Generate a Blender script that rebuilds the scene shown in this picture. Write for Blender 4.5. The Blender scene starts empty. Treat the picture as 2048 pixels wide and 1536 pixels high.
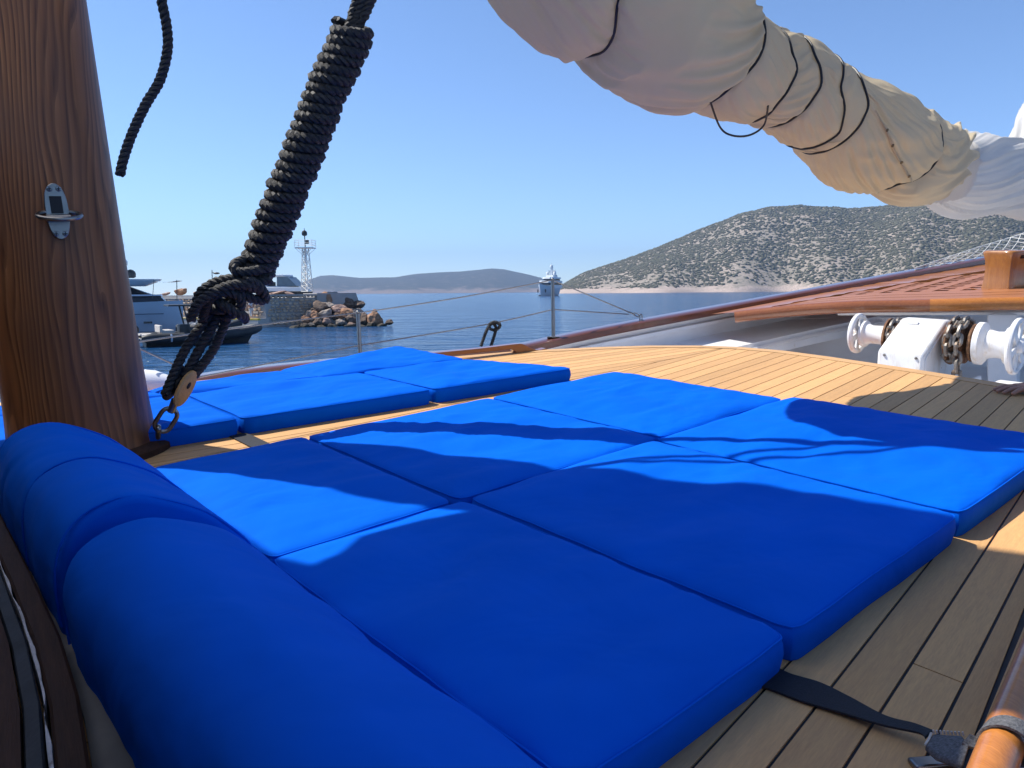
import bpy, math, random
import numpy as np
from mathutils import Vector

random.seed(7)
RNG = np.random.default_rng(7)
SC = bpy.context.scene
COL = SC.collection

# ------------------------------------------------------------------ camera
F = 1482.0                                   # focal length in photo pixels (photo is 2048 x 1536)
PITCH = math.atan(184 / F)
ROLL = math.radians(0.5)
CAM = np.array([0.0, 0.0, 3.0])
_f = np.array([0, math.cos(PITCH), -math.sin(PITCH)])
_r0 = np.array([1.0, 0, 0])
_u0 = np.cross(_r0, _f)
CR = _r0 * math.cos(ROLL) - _u0 * math.sin(ROLL)
CU = _u0 * math.cos(ROLL) + _r0 * math.sin(ROLL)
CF = _f
cam_d = bpy.data.cameras.new('camera')
cam_d.sensor_width = 36.0
cam_d.lens = 36.0 * F / 2048.0
cam_d.clip_start = 0.05
cam_d.clip_end = 30000
cam = bpy.data.objects.new('camera', cam_d)
COL.objects.link(cam)
from mathutils import Matrix
cam.matrix_world = Matrix(((CR[0], CU[0], -CF[0], CAM[0]), (CR[1], CU[1], -CF[1], CAM[1]),
                           (CR[2], CU[2], -CF[2], CAM[2]), (0, 0, 0, 1)))
SC.camera = cam

# ------------------------------------------------------------------ sky, sun, exposure
SUN_AZ, SUN_EL = math.radians(-72), math.radians(54)
world = bpy.data.worlds.new('World')
SC.world = world
world.use_nodes = True
wn = world.node_tree
sky = wn.nodes.new('ShaderNodeTexSky')
sky.sky_type = 'NISHITA'
sky.sun_disc = False
sky.sun_elevation = SUN_EL
sky.sun_rotation = SUN_AZ
sky.air_density = 0.7
sky.dust_density = 0.0
sky.ozone_density = 6.0
wn.links.new(sky.outputs[0], wn.nodes['Background'].inputs[0])
wn.nodes['Background'].inputs[1].default_value = 0.13
SUNV = np.array([math.sin(SUN_AZ) * math.cos(SUN_EL), math.cos(SUN_AZ) * math.cos(SUN_EL), math.sin(SUN_EL)])
sun_d = bpy.data.lights.new('sun', 'SUN')
sun_d.energy = 4.2
sun_d.angle = math.radians(0.5)
sun_d.color = (1.0, 0.95, 0.86)
sun = bpy.data.objects.new('sun', sun_d)
COL.objects.link(sun)
sun.location = (-30, 10, 40)
sun.rotation_euler = Vector(SUNV).to_track_quat('Z', 'Y').to_euler()
SC.view_settings.view_transform = 'Standard'
SC.view_settings.look = 'None'
SC.view_settings.exposure = 0.75
SC.view_settings.gamma = 1.0
SC.view_settings.use_curve_mapping = False
SC.render.engine = 'CYCLES'
SC.cycles.use_denoising = True
SC.cycles.max_bounces = 6
SC.cycles.volume_bounces = 0
SC.cycles.caustics_reflective = False
SC.cycles.caustics_refractive = False

# ------------------------------------------------------------------ picking points of the place
def ray(px, py):
    return CR * (px - 1024) / F + CU * (768 - py) / F + CF
H = 0.6                                      # camera height above the cushion tops
AX = ray(2780, 420); AX /= np.linalg.norm(AX)              # deck axis towards the bow
BX = ray(-280, 500); BX -= AX * (AX @ BX); BX /= np.linalg.norm(BX)   # towards port
NX = np.cross(AX, BX); NX *= np.sign(NX[2])                # deck normal
def D(u, v, w=0.0):                          # boat frame: u forward, v to port, w above cushion tops
    return CAM + u * AX + v * BX + (w - H) * NX
def at_w(px, py, w):
    r = ray(px, py); return CAM + r * (-(H - w) / (NX @ r))
def at_d(px, py, d):
    r = ray(px, py); return CAM + r / np.linalg.norm(r) * d
def at_y(px, py, y):
    r = ray(px, py); return CAM + r * (y / r[1])
def at_z(px, py, z):
    r = ray(px, py); return CAM + r * ((z - CAM[2]) / r[2])
def uvw(p):
    q = p - CAM; return np.array([q @ AX, q @ BX, q @ NX + H])
WD = -0.063                                   # deck level under the cushions
A3 = np.array

# ------------------------------------------------------------------ value noise
_perm = RNG.random((64, 64, 64))
def vnoise(p, s=0):
    p = np.asarray(p, float) + s * 17.31
    i = np.floor(p).astype(int); f = p - i; f = f * f * (3 - 2 * f)
    out = 0
    for dx in (0, 1):
        for dy in (0, 1):
            for dz in (0, 1):
                w = (f[..., 0] if dx else 1 - f[..., 0]) * (f[..., 1] if dy else 1 - f[..., 1]) * (f[..., 2] if dz else 1 - f[..., 2])
                out = out + w * _perm[(i[..., 0] + dx) % 64, (i[..., 1] + dy) % 64, (i[..., 2] + dz) % 64]
    return out * 2 - 1
def fbm(p, o=4, s=0):
    p = np.asarray(p, float); a, t = 1.0, 0
    for k in range(o):
        t = t + a * vnoise(p * 2 ** k, s + k); a *= .5
    return t

# ------------------------------------------------------------------ curves
def spline(pts, n=12, closed=False):
    P = np.asarray(pts, float)
    m = len(P); out = []
    rng = range(m) if closed else range(m - 1)
    for i in rng:
        if closed: p0, p1, p2, p3 = P[i - 1], P[i], P[(i + 1) % m], P[(i + 2) % m]
        else: p0, p1, p2, p3 = P[max(i - 1, 0)], P[i], P[i + 1], P[min(i + 2, m - 1)]
        t = np.linspace(0, 1, n, endpoint=False)[:, None]
        out.append(.5 * ((2 * p1) + (-p0 + p2) * t + (2 * p0 - 5 * p1 + 4 * p2 - p3) * t ** 2 + (-p0 + 3 * p1 - 3 * p2 + p3) * t ** 3))
    out = np.concatenate(out)
    return out if closed else np.vstack([out, P[-1]])
def resample(P, ds):
    P = np.asarray(P, float)
    L = np.r_[0, np.cumsum(np.linalg.norm(np.diff(P, axis=0), axis=1))]
    n = max(2, int(L[-1] / ds) + 1)
    t = np.linspace(0, L[-1], n)
    return np.stack([np.interp(t, L, P[:, k]) for k in range(P.shape[1])], 1), t
def frames(P):
    T = np.gradient(P, axis=0); T /= np.linalg.norm(T, axis=1)[:, None] + 1e-12
    n0 = np.cross(T[0], [0, 0, 1.0])
    if np.linalg.norm(n0) < 1e-3: n0 = np.cross(T[0], [0, 1.0, 0])
    Nn = np.zeros_like(T); n = n0 / np.linalg.norm(n0)
    for i in range(len(T)):
        n = n - T[i] * (n @ T[i]); n = n / (np.linalg.norm(n) + 1e-12); Nn[i] = n
    return T, Nn, np.cross(T, Nn)

# ------------------------------------------------------------------ mesh builder
class MB:
    def __init__(s): s.v = []; s.f = []; s.n = 0
    def add(s, V, Fc):
        V = np.asarray(V, float).reshape(-1, 3)
        s.v.append(V); s.f += [tuple(int(k) + s.n for k in q) for q in Fc]; s.n += len(V); return s
    def grid(s, G, cu=False, cv=False):
        G = np.asarray(G, float); n, m = G.shape[:2]; q = []
        for i in range(n if cu else n - 1):
            a, b = i * m, ((i + 1) % n) * m
            for j in range(m if cv else m - 1):
                k = (j + 1) % m
                q.append((a + j, b + j, b + k, a + k))
        return s.add(G, q)
    def box(s, c, ex, ey, ez):
        c, ex, ey, ez = (np.asarray(x, float) for x in (c, ex, ey, ez))
        V = [c + a * ex + b * ey + d * ez for d in (-1, 1) for a, b in ((-1, -1), (1, -1), (1, 1), (-1, 1))]
        return s.add(V, [(3, 2, 1, 0), (4, 5, 6, 7), (0, 1, 5, 4), (1, 2, 6, 5), (2, 3, 7, 6), (3, 0, 4, 7)])
    def prism(s, poly, ext):
        P = np.asarray(poly, float); n = len(P); e = np.asarray(ext, float)
        return s.add(np.vstack([P, P + e]), [tuple(range(n))[::-1], tuple(range(n, 2 * n))] + [(i, (i + 1) % n, n + (i + 1) % n, n + i) for i in range(n)])
    def tube(s, P, r, seg=8, closed=False, sx=1.0, sy=1.0):
        P = np.asarray(P, float)
        T, Nn, Bn = frames(P)
        if closed:
            T = (np.roll(P, -1, 0) - np.roll(P, 1, 0)); T /= np.linalg.norm(T, axis=1)[:, None]
            Nn = Nn - T * (Nn * T).sum(1)[:, None]; Nn /= np.linalg.norm(Nn, axis=1)[:, None]; Bn = np.cross(T, Nn)
        r = np.broadcast_to(np.asarray(r, float), (len(P),))
        a = np.linspace(0, 2 * np.pi, seg, endpoint=False)
        G = P[:, None] + r[:, None, None] * (Nn[:, None] * np.cos(a)[None, :, None] * sx + Bn[:, None] * np.sin(a)[None, :, None] * sy)
        base = s.n
        s.grid(G, cu=closed, cv=True)
        if not closed:
            s.f.append(tuple(base + k for k in range(seg))); s.f.append(tuple(base + (len(P) - 1) * seg + k for k in range(seg))[::-1])
        return s
    def lathe(s, o, axis, prof, seg=24):
        o = np.asarray(o, float); ax = np.asarray(axis, float); ax = ax / np.linalg.norm(ax)
        e = np.cross(ax, [0, 0, 1.0])
        if np.linalg.norm(e) < .05: e = np.cross(ax, [0, 1.0, 0])
        e /= np.linalg.norm(e); g = np.cross(ax, e); a = np.linspace(0, 2 * np.pi, seg, endpoint=False)
        G = A3([[o + ax * t + r * (e * math.cos(x) + g * math.sin(x)) for x in a] for t, r in prof])
        base = s.n; s.grid(G, cv=True)
        s.f.append(tuple(base + k for k in range(seg))); s.f.append(tuple(base + (len(prof) - 1) * seg + k for k in range(seg))[::-1])
        return s
    def ell(s, c, ex, ey, ez, nu=8, nv=14, rough=0, seed=0):
        c, ex, ey, ez = (np.asarray(x, float) for x in (c, ex, ey, ez)); G = []
        for i in range(nu + 1):
            t = math.pi * i / nu; row = []
            for j in range(nv):
                a = 2 * math.pi * j / nv
                d = A3([math.sin(t) * math.cos(a), math.sin(t) * math.sin(a), math.cos(t)])
                row.append(d)
            G.append(row)
        G = A3(G)
        k = 1 + (rough * fbm(G * 1.7, 3, seed))[..., None] if rough else 1
        G = G * k
        return s.grid(c + G[..., :1] * ex + G[..., 1:2] * ey + G[..., 2:3] * ez, cv=True)
    def build(s, name, mat, parent=None, smooth=True, ang=35, bevel=0, loc=None):
        V = np.vstack(s.v)
        if parent is not None: L = A3(parent['_w'])
        elif loc is not None: L = np.asarray(loc, float)
        else: L = A3([V[:, 0].mean(), V[:, 1].mean(), V[:, 2].min()])
        me = bpy.data.meshes.new(name)
        me.from_pydata((V - L).tolist(), [], s.f)
        me.validate(); me.update()
        if smooth:
            me.shade_smooth(); me.set_sharp_from_angle(angle=math.radians(ang))
        if mat: me.materials.append(mat)
        o = bpy.data.objects.new(name, me); COL.objects.link(o)
        o['_w'] = [float(x) for x in L]
        if parent is not None: o.parent = parent
        else: o.location = L
        if bevel:
            b = o.modifiers.new('bevel', 'BEVEL'); b.width = bevel; b.segments = 2; b.limit_method = 'ANGLE'; b.angle_limit = math.radians(40)
        return o
def tag(o, label=None, cat=None, group=None, kind=None):
    if label: o['label'] = label
    if cat: o['category'] = cat
    if group: o['group'] = group
    if kind: o['kind'] = kind
    return o
def thing(name, loc, label, cat, group=None):
    o = bpy.data.objects.new(name, None); COL.objects.link(o)
    o.empty_display_size = .1
    o.location = [float(x) for x in loc]; o['_w'] = [float(x) for x in loc]
    return tag(o, label, cat, group)
def rope_mb(mb, P, R, lay=None, seg=6, per=8):
    """three-strand laid rope along P"""
    lay = lay or R * 3.4
    Q, t = resample(P, lay / per)
    T, Nn, Bn = frames(Q)
    for k in range(3):
        a = t / lay * 2 * np.pi + k * 2 * np.pi / 3
        C = Q + R * .53 * (Nn * np.cos(a)[:, None] + Bn * np.sin(a)[:, None])
        mb.tube(C, R * .515, seg)
    return mb

# ------------------------------------------------------------------ materials
class NT:
    def __init__(s, name):
        s.m = bpy.data.materials.new(name); s.m.use_nodes = True; s.t = s.m.node_tree
        s.b = s.t.nodes['Principled BSDF']; s.out = s.t.nodes['Material Output']
    def n(s, typ, **kw):
        x = s.t.nodes.new(typ)
        for k, v in kw.items():
            if k.startswith('i_'): x.inputs[k[2:].replace('_', ' ')].default_value = v
            else: setattr(x, k, v)
        return x
    def l(s, a, b): s.t.links.new(a, b)
    def coords(s, scale=(1, 1, 1), rot=(0, 0, 0), kind='Object', loc=(0, 0, 0)):
        tc = s.n('ShaderNodeTexCoord'); mp = s.n('ShaderNodeMapping')
        mp.inputs['Scale'].default_value = scale; mp.inputs['Rotation'].default_value = rot; mp.inputs['Location'].default_value = loc
        s.l(tc.outputs[kind], mp.inputs['Vector']); return mp.outputs[0]
    def noise(s, vec, scale, detail=4, rough=.55, dist=0):
        x = s.n('ShaderNodeTexNoise'); x.inputs['Scale'].default_value = scale; x.inputs['Detail'].default_value = detail
        x.inputs['Roughness'].default_value = rough; x.inputs['Distortion'].default_value = dist
        if vec is not None: s.l(vec, x.inputs['Vector'])
        return x.outputs[0]
    def ramp(s, fac, stops):
        x = s.n('ShaderNodeValToRGB'); e = x.color_ramp.elements
        while len(e) < len(stops): e.new(.5)
        for q, (p, c) in zip(e, stops):
            q.position = p; q.color = (*c, 1) if len(c) == 3 else c
        s.l(fac, x.inputs[0]); return x.outputs[0]
    def mix(s, fac, a, b, blend='MIX'):
        x = s.n('ShaderNodeMix', data_type='RGBA', blend_type=blend)
        for v, k in ((fac, 0), (a, 6), (b, 7)):
            if isinstance(v, (int, float)): x.inputs[k].default_value = v
            elif isinstance(v, tuple): x.inputs[k].default_value = (*v, 1) if len(v) == 3 else v
            else: s.l(v, x.inputs[k])
        return x.outputs[2]
    def bump(s, h, strength=.3, dist=.01):
        x = s.n('ShaderNodeBump'); x.inputs['Strength'].default_value = strength; x.inputs['Distance'].default_value = dist
        s.l(h, x.inputs['Height']); s.l(x.outputs[0], s.b.inputs['Normal']); return x
    def set(s, **kw):
        for k, v in kw.items():
            i = s.b.inputs[k.replace('_', ' ')]
            if isinstance(v, (int, float, tuple)): i.default_value = (*v, 1) if isinstance(v, tuple) and len(v) == 3 else v
            else: s.l(v, i)
        return s
def mk(c, k): return tuple(min(1, max(0, x * k)) for x in c)
def basic(name, col, rough=.5, metal=0, var=.15, scale=8, bump=.0, bscale=60, bdist=.002, coat=0, stretch=(1, 1, 1), spec=.5, dirt=None, dirt_amt=.0):
    m = NT(name); v = m.coords(stretch)
    n = m.noise(v, scale, 5)
    c = m.ramp(n, [(.3, mk(col, 1 - var)), (.7, mk(col, 1 + var))])
    if dirt is not None:
        d = m.noise(v, scale * .6, 6, .7)
        f = m.ramp(d, [(.62 - dirt_amt * .3, (0, 0, 0)), (.74 - dirt_amt * .3, (1, 1, 1))])
        c = m.mix(f, c, dirt)
    m.set(Base_Color=c, Roughness=rough, Metallic=metal, Specular_IOR_Level=spec)
    if coat: m.set(Coat_Weight=coat, Coat_Roughness=.08)
    if bump: m.bump(m.noise(v, bscale, 4), bump, bdist)
    return m.m
AZA = math.atan2(AX[1], AX[0])
def wood(name, c1, c2, rough=.45, coat=0, rot=AZA, stretch=(1.2, 22, 22), ring=3, bump=.15, rand=.18, spec=.4, scale=3):
    m = NT(name)
    oi = m.n('ShaderNodeObjectInfo')
    tc = m.n('ShaderNodeTexCoord'); vr = m.n('ShaderNodeVectorRotate', rotation_type='Z_AXIS'); vr.inputs['Angle'].default_value = -rot
    m.l(tc.outputs['Object'], vr.inputs['Vector'])
    ad = m.n('ShaderNodeVectorMath', operation='ADD'); m.l(vr.outputs[0], ad.inputs[0])
    sc = m.n('ShaderNodeVectorMath', operation='SCALE'); sc.inputs['Scale'].default_value = 7.3
    cx = m.n('ShaderNodeCombineXYZ'); m.l(oi.outputs['Random'], cx.inputs[0]); m.l(oi.outputs['Random'], cx.inputs[1])
    m.l(cx.outputs[0], sc.inputs[0]); m.l(sc.outputs[0], ad.inputs[1])
    mp = m.n('ShaderNodeMapping'); mp.inputs['Scale'].default_value = stretch; m.l(ad.outputs[0], mp.inputs[0])
    g = m.noise(mp.outputs[0], scale, 6, .6, .6)
    fine = m.noise(mp.outputs[0], scale * 6, 3, .7)
    c = m.ramp(g, [(.28, c2), (.72, c1)])
    c = m.mix(.35, c, m.ramp(fine, [(.3, mk(c2, .8)), (.7, mk(c1, 1.1))]))
    hs = m.n('ShaderNodeHueSaturation')
    mr = m.n('ShaderNodeMapRange'); mr.inputs['To Min'].default_value = 1 - rand; mr.inputs['To Max'].default_value = 1 + rand
    m.l(oi.outputs['Random'], mr.inputs[0]); m.l(mr.outputs[0], hs.inputs['Value']); m.l(c, hs.inputs['Color'])
    m.set(Base_Color=hs.outputs[0], Roughness=rough, Specular_IOR_Level=spec)
    if coat: m.set(Coat_Weight=coat, Coat_Roughness=.06)
    if bump: m.bump(fine, bump, .002)
    return m.m
def fabric(name, col, rough=.75, wr=.25, wscale=5, weave=1200, sheen=.1, spec=.25, bdist=.012, through=0):
    m = NT(name); v = m.coords()
    n = m.noise(v, wscale, 3, .5, .5)
    c = m.ramp(m.noise(v, 3, 3), [(.3, mk(col, .92)), (.7, mk(col, 1.06))])
    b1 = m.bump(n, wr, bdist)
    b2 = m.n('ShaderNodeBump'); b2.inputs['Strength'].default_value = .05; b2.inputs['Distance'].default_value = .0006
    m.l(m.noise(v, weave, 2), b2.inputs['Height']); m.l(b1.outputs[0], b2.inputs['Normal']); m.l(b2.outputs[0], m.b.inputs['Normal'])
    m.set(Base_Color=c, Roughness=rough, Sheen_Weight=sheen, Specular_IOR_Level=spec)
    if through:
        tr = m.n('ShaderNodeBsdfTranslucent'); tr.inputs['Color'].default_value = (*[x ** .6 for x in col], 1); m.l(b2.outputs[0], tr.inputs['Normal'])
        mx = m.n('ShaderNodeMixShader'); mx.inputs[0].default_value = through
        m.l(m.b.outputs[0], mx.inputs[1]); m.l(tr.outputs[0], mx.inputs[2]); m.l(mx.outputs[0], m.out.inputs['Surface'])
    return m.m
M = {}
M['blue'] = fabric('blue canvas', (.0003, .108, .63), rough=.8, wr=.75, wscale=4.5, spec=.04, bdist=.02, sheen=.0)
M['teak'] = wood('teak plank', (.68, .39, .155), (.52, .292, .125), rough=.62, rand=.15, bump=.2, rot=AZA + .11)
M['teak_light'] = wood('teak margin', (.64, .38, .17), (.50, .29, .12), rough=.55, rand=.06, rot=AZA + 1.4)
M['caulk'] = basic('black deck caulk', (.012, .013, .018), .6, var=.3, scale=40)
M['varnish'] = wood('varnished mahogany', (.33, .115, .035), (.19, .055, .018), rough=.3, coat=.9, bump=.05, rand=.08)
M['varnish_dark'] = wood('dark varnished cap rail', (.17, .052, .024), (.095, .028, .014), rough=.3, coat=.8, bump=.05, rand=.05, rot=AZA - .25)
M['iroko'] = wood('orange varnished hardwood', (.52, .20, .045), (.32, .105, .02), rough=.35, coat=.45, bump=.05, rand=.1, rot=AZA + 1.2)
M['iroko_up'] = wood('orange varnished post', (.46, .20, .045), (.27, .10, .02), rough=.28, coat=.9, bump=.05, rand=.05, stretch=(18, 18, 1.4))
M['red_wood'] = wood('red brown platform boards', (.42, .165, .06), (.27, .098, .038), rough=.5, coat=.12, bump=.1, rand=.15, rot=AZA + 1.45)
M['dark_wood'] = wood('weathered dark wood', (.07, .03, .015), (.022, .009, .005), rough=.7, spec=.2, bump=.4, rand=.2, rot=AZA + 1.45)
M['white'] = basic('white boat paint', (.80, .80, .81), .35, var=.05, scale=5, bump=.12, bscale=9, bdist=.01, coat=.2, dirt=(.5, .42, .32), dirt_amt=-.15)
def worn():
    m = NT('chipped white windlass paint'); v = m.coords()
    chips = m.ramp(m.noise(v, 17, 4, .65), [(.70, (0, 0, 0)), (.715, (1, 1, 1))])
    stain = m.ramp(m.noise(m.coords((3, 3, .8)), 6, 5, .65), [(.5, (.78, .78, .78)), (.72, (.62, .54, .44))])
    m.set(Base_Color=m.mix(chips, stain, (.13, .07, .04)), Roughness=.4, Coat_Weight=.1); m.bump(m.noise(v, 12, 4), .15, .01)
    return m.m
M['worn_white'] = worn()
M['white_clean'] = basic('clean white gelcoat', (.78, .79, .80), .25, var=.03, scale=4)
M['rust'] = basic('rusty iron', (.13, .06, .03), .75, metal=.2, var=.6, scale=30, bump=.5, bscale=90, dirt=(.30, .16, .08), dirt_amt=.5)
M['galv'] = basic('galvanised chain steel', (.22, .20, .18), .5, metal=.6, var=.4, scale=40, bump=.3, bscale=120, dirt=(.22, .13, .07), dirt_amt=.3)
M['steel'] = basic('stainless steel', (.27, .265, .26), .3, metal=1, var=.15, scale=20)
M['wire'] = basic('stainless wire rope', (.30, .28, .27), .4, metal=.7, var=.3, scale=200)
M['rope'] = basic('black rope fibre', (.026, .025, .025), .62, var=.5, scale=120, bump=.9, bscale=420, bdist=.003, spec=.5)
M['cord'] = basic('black shock cord', (.008, .008, .012), .5, var=.3, scale=90)
M['webbing'] = basic('black webbing', (.012, .013, .018), .7, var=.4, scale=300, bump=.6, bscale=500, bdist=.001)
M['grey_webbing'] = basic('grey woven webbing', (.10, .10, .105), .7, var=.5, scale=260, bump=.8, bscale=420, bdist=.002)
M['stitch'] = basic('pale stitching', (.62, .57, .48), .7, var=.2, scale=100)
M['sail_cover'] = fabric('beige sail cover canvas', (.64, .535, .37), rough=.8, wr=.25, wscale=8, weave=900, sheen=.0, spec=.05, through=.36)
M['sail_white'] = fabric('white sailcloth', (.68, .67, .65), rough=.6, wr=.25, wscale=7, weave=900, sheen=0, spec=.2, through=.35)
M['brass'] = basic('dull grommet', (.22, .15, .08), .45, metal=.8)
M['block_wood'] = wood('pale wooden block cheek', (.62, .38, .16), (.42, .23, .09), rough=.5, bump=.3, rand=.02, stretch=(30, 30, 14))
M['black_plastic'] = basic('black rubber', (.012, .013, .015), .65, var=.3, scale=14)
M['skin'] = basic('tanned skin', (.42, .20, .13), .5, var=.12, scale=30, bump=.15, bscale=200, bdist=.001)
M['glass_dark'] = basic('dark tinted glass', (.012, .016, .022), .08, var=.2, scale=2, spec=.7)
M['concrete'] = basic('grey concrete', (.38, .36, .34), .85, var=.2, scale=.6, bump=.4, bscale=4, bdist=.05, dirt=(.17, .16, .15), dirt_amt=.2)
M['pale_concrete'] = basic('pale coping concrete', (.50, .46, .41), .85, var=.15, scale=.8, bump=.3, bscale=5, bdist=.03)  # paler concrete for coping, quay and plinth
M['yellow'] = basic('yellow edge paint', (.62, .43, .05), .6, var=.2, scale=2, dirt=(.4, .36, .3), dirt_amt=.2)
M['gap_grey'] = basic('grey brown gap strip', (.15, .135, .115), .85, var=.25, scale=9, bump=.3, bscale=50)
M['worn_line'] = basic('flaking pale paint', (.50, .47, .46), .8, var=.3, scale=30, dirt=(.07, .04, .03), dirt_amt=.25)
M['scuffed'] = basic('scuffed black rubber', (.014, .016, .02), .7, var=.5, scale=10, bump=.5, bscale=60, dirt=(.10, .11, .12), dirt_amt=-.1, stretch=(3, 1, 1))
M['net'] = basic('white net cord', (.68, .66, .60), .7, var=.15, scale=60)
M['canvas'] = fabric('shade sheet canvas', (.78, .72, .66), rough=.8, wr=.2, wscale=3, through=.85)  # lets much sun through to lift and warm the shade below
M['hair'] = basic('dark hair', (.02, .013, .01), .6, var=.4, scale=60)
M['navy_cloth'] = fabric('navy shorts cloth', (.02, .025, .06))
M['white_cloth'] = fabric('white cotton cloth', (.7, .7, .72))
M['tower_paint'] = basic('white tower paint', (.66, .66, .64), .5, var=.12, scale=3, dirt=(.30, .18, .10), dirt_amt=-.1)
M['dark_metal'] = basic('dark painted metal', (.03, .035, .04), .5, var=.3, scale=6)
M['rib_rubber'] = basic('charcoal inflatable tube', (.022, .025, .03), .55, var=.25, scale=2, spec=.4)
M['hull_grey'] = basic('silver grey hull paint', (.50, .54, .60), .22, var=.05, scale=.6, coat=.4)
M['far_white'] = basic('white yacht paint', (.70, .74, .76), .3, var=.04, scale=.1)
M['hull_blue'] = basic('grey blue hull paint', (.66, .69, .72), .3, var=.05, scale=.1)
M['glass_pale'] = basic('sky tinted reflective windscreen', (.10, .14, .17), .08, var=.15, scale=2, spec=.8)  # sky showing through the glass is put into the base colour
M['cushion_pale'] = fabric('pale grey boat upholstery', (.52, .48, .44))

def mast_mat():
    m = NT('oiled pine mast')
    v = m.coords((1, 1, .05))
    warp = m.noise(m.coords((1, 1, .16)), 2.8, 3, .5)
    ws = m.n('ShaderNodeVectorMath', operation='SCALE'); ws.inputs['Scale'].default_value = .20
    m.l(warp, ws.inputs[0])
    va = m.n('ShaderNodeVectorMath', operation='ADD'); m.l(v, va.inputs[0]); m.l(ws.outputs[0], va.inputs[1])
    wv = m.n('ShaderNodeTexWave', wave_type='BANDS', bands_direction='DIAGONAL', wave_profile='SAW')
    wv.inputs['Scale'].default_value = 24; wv.inputs['Distortion'].default_value = 1.6; wv.inputs['Detail'].default_value = 3
    wv.inputs['Detail Scale'].default_value = 1.5
    m.l(va.outputs[0], wv.inputs['Vector'])
    streak = m.noise(m.coords((60, 60, 1.2)), 1.5, 5, .65)
    c = m.ramp(wv.outputs['Fac'], [(.0, (.46, .185, .066)), (.42, (.31, .112, .036)), (.8, (.07, .023, .010)), (1.0, (.25, .10, .036))])
    c = m.mix(m.ramp(streak, [(.35, (0, 0, 0)), (.6, (.75, .75, .75))]), c, (.26, .10, .036))
    pt = m.noise(m.coords((2, 2, 1.0)), 2.2, 4)
    c = m.mix(m.ramp(pt, [(.40, (0, 0, 0)), (.58, (.85, .85, .85))]), c, m.mix(.5, c, (.15, .065, .035)))
    m.set(Base_Color=c, Roughness=.5, Specular_IOR_Level=.3, Coat_Weight=.12, Coat_Roughness=.25)
    m.bump(streak, .25, .002)
    return m.m
M['mast'] = mast_mat()

# ================================================================== SEA, HILLS, HAZE
def sea_mat():
    m = NT('sea water')
    v = m.coords((1, 1, 1), (0, 0, .5))
    va = m.coords((.55, 1.0, 1), (0, 0, .35))
    h1 = m.noise(va, .16, 3, .5, .4); h2 = m.noise(va, .7, 4, .55, .5); h3 = m.noise(v, 2.6, 4, .6, .3)
    big = m.noise(v, .012, 3)
    b1 = m.n('ShaderNodeBump'); b1.inputs['Strength'].default_value = .7; b1.inputs['Distance'].default_value = 1.3; m.l(h1, b1.inputs['Height'])
    b2 = m.n('ShaderNodeBump'); b2.inputs['Strength'].default_value = .9; b2.inputs['Distance'].default_value = .6; m.l(h2, b2.inputs['Height']); m.l(b1.outputs[0], b2.inputs['Normal'])
    b3 = m.n('ShaderNodeBump'); b3.inputs['Strength'].default_value = .6; b3.inputs['Distance'].default_value = .09; m.l(h3, b3.inputs['Height']); m.l(b2.outputs[0], b3.inputs['Normal'])
    m.l(b3.outputs[0], m.b.inputs['Normal'])
    c = m.ramp(big, [(.3, (.006, .045, .125)), (.7, (.010, .062, .16))])
    m.set(Base_Color=c, Roughness=.12, IOR=1.333)
    return m.m
M['sea'] = sea_mat()
mb = MB(); a = np.linspace(0, 2 * np.pi, 96, endpoint=False)
rings = [0.5, 30, 120, 500, 2000, 7000]
G = A3([[(r * math.cos(x), r * math.sin(x), 0) for x in a] for r in rings])
mb.grid(G, cv=True); mb.f.append(tuple(range(96)))
tag(mb.build('sea', M['sea'], loc=(0, 0, 0)), kind='structure', label='calm blue sea water of the bay')

def hill_mat(name, soil, shrub, rock, shore_h, sc_, cover=.5):
    m = NT(name); v = m.coords()
    n = m.noise(v, sc_, 5, .6, .5); n2 = m.noise(v, sc_ * .12, 4); n3 = m.noise(v, sc_ * 3, 4, .6)
    c = m.mix(m.ramp(n, [(cover - .06, (0, 0, 0)), (cover + .06, (1, 1, 1))]), shrub, soil)
    c = m.mix(m.ramp(n2, [(.35, (0, 0, 0)), (.7, (.55, .55, .55))]), c, mk(shrub, 1.4))
    g = m.n('ShaderNodeNewGeometry'); sp = m.n('ShaderNodeSeparateXYZ'); m.l(g.outputs['Position'], sp.inputs[0])
    hn = m.n('ShaderNodeMath', operation='MULTIPLY_ADD'); nb = m.noise(v, sc_ * .45, 4, .6); m.l(nb, hn.inputs[0]); hn.inputs[1].default_value = -shore_h * 3.4; m.l(sp.outputs[2], hn.inputs[2])
    mr = m.n('ShaderNodeMapRange'); mr.inputs['From Min'].default_value = shore_h * -1.0; mr.inputs['From Max'].default_value = shore_h * -.4
    m.l(hn.outputs[0], mr.inputs[0])
    rk = m.ramp(n3, [(.3, mk(rock, .6)), (.7, mk(rock, 1.15))])
    c = m.mix(mr.outputs[0], rk, c)
    m.set(Base_Color=c, Roughness=.95, Specular_IOR_Level=.1)
    m.bump(n3, .6, .6)
    return m.m
M['hill'] = hill_mat('rocky maquis hillside', (.36, .30, .25), (.13, .125, .095), (.50, .40, .34), 8, .16, .44)
M['island'] = hill_mat('far island slopes', (.13, .105, .09), (.045, .045, .035), (.24, .18, .15), 22, .02, .6)
M['bush'] = basic('grey green shrub leaves', (.115, .112, .076), .9, var=.5, scale=.25, spec=.1)

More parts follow.
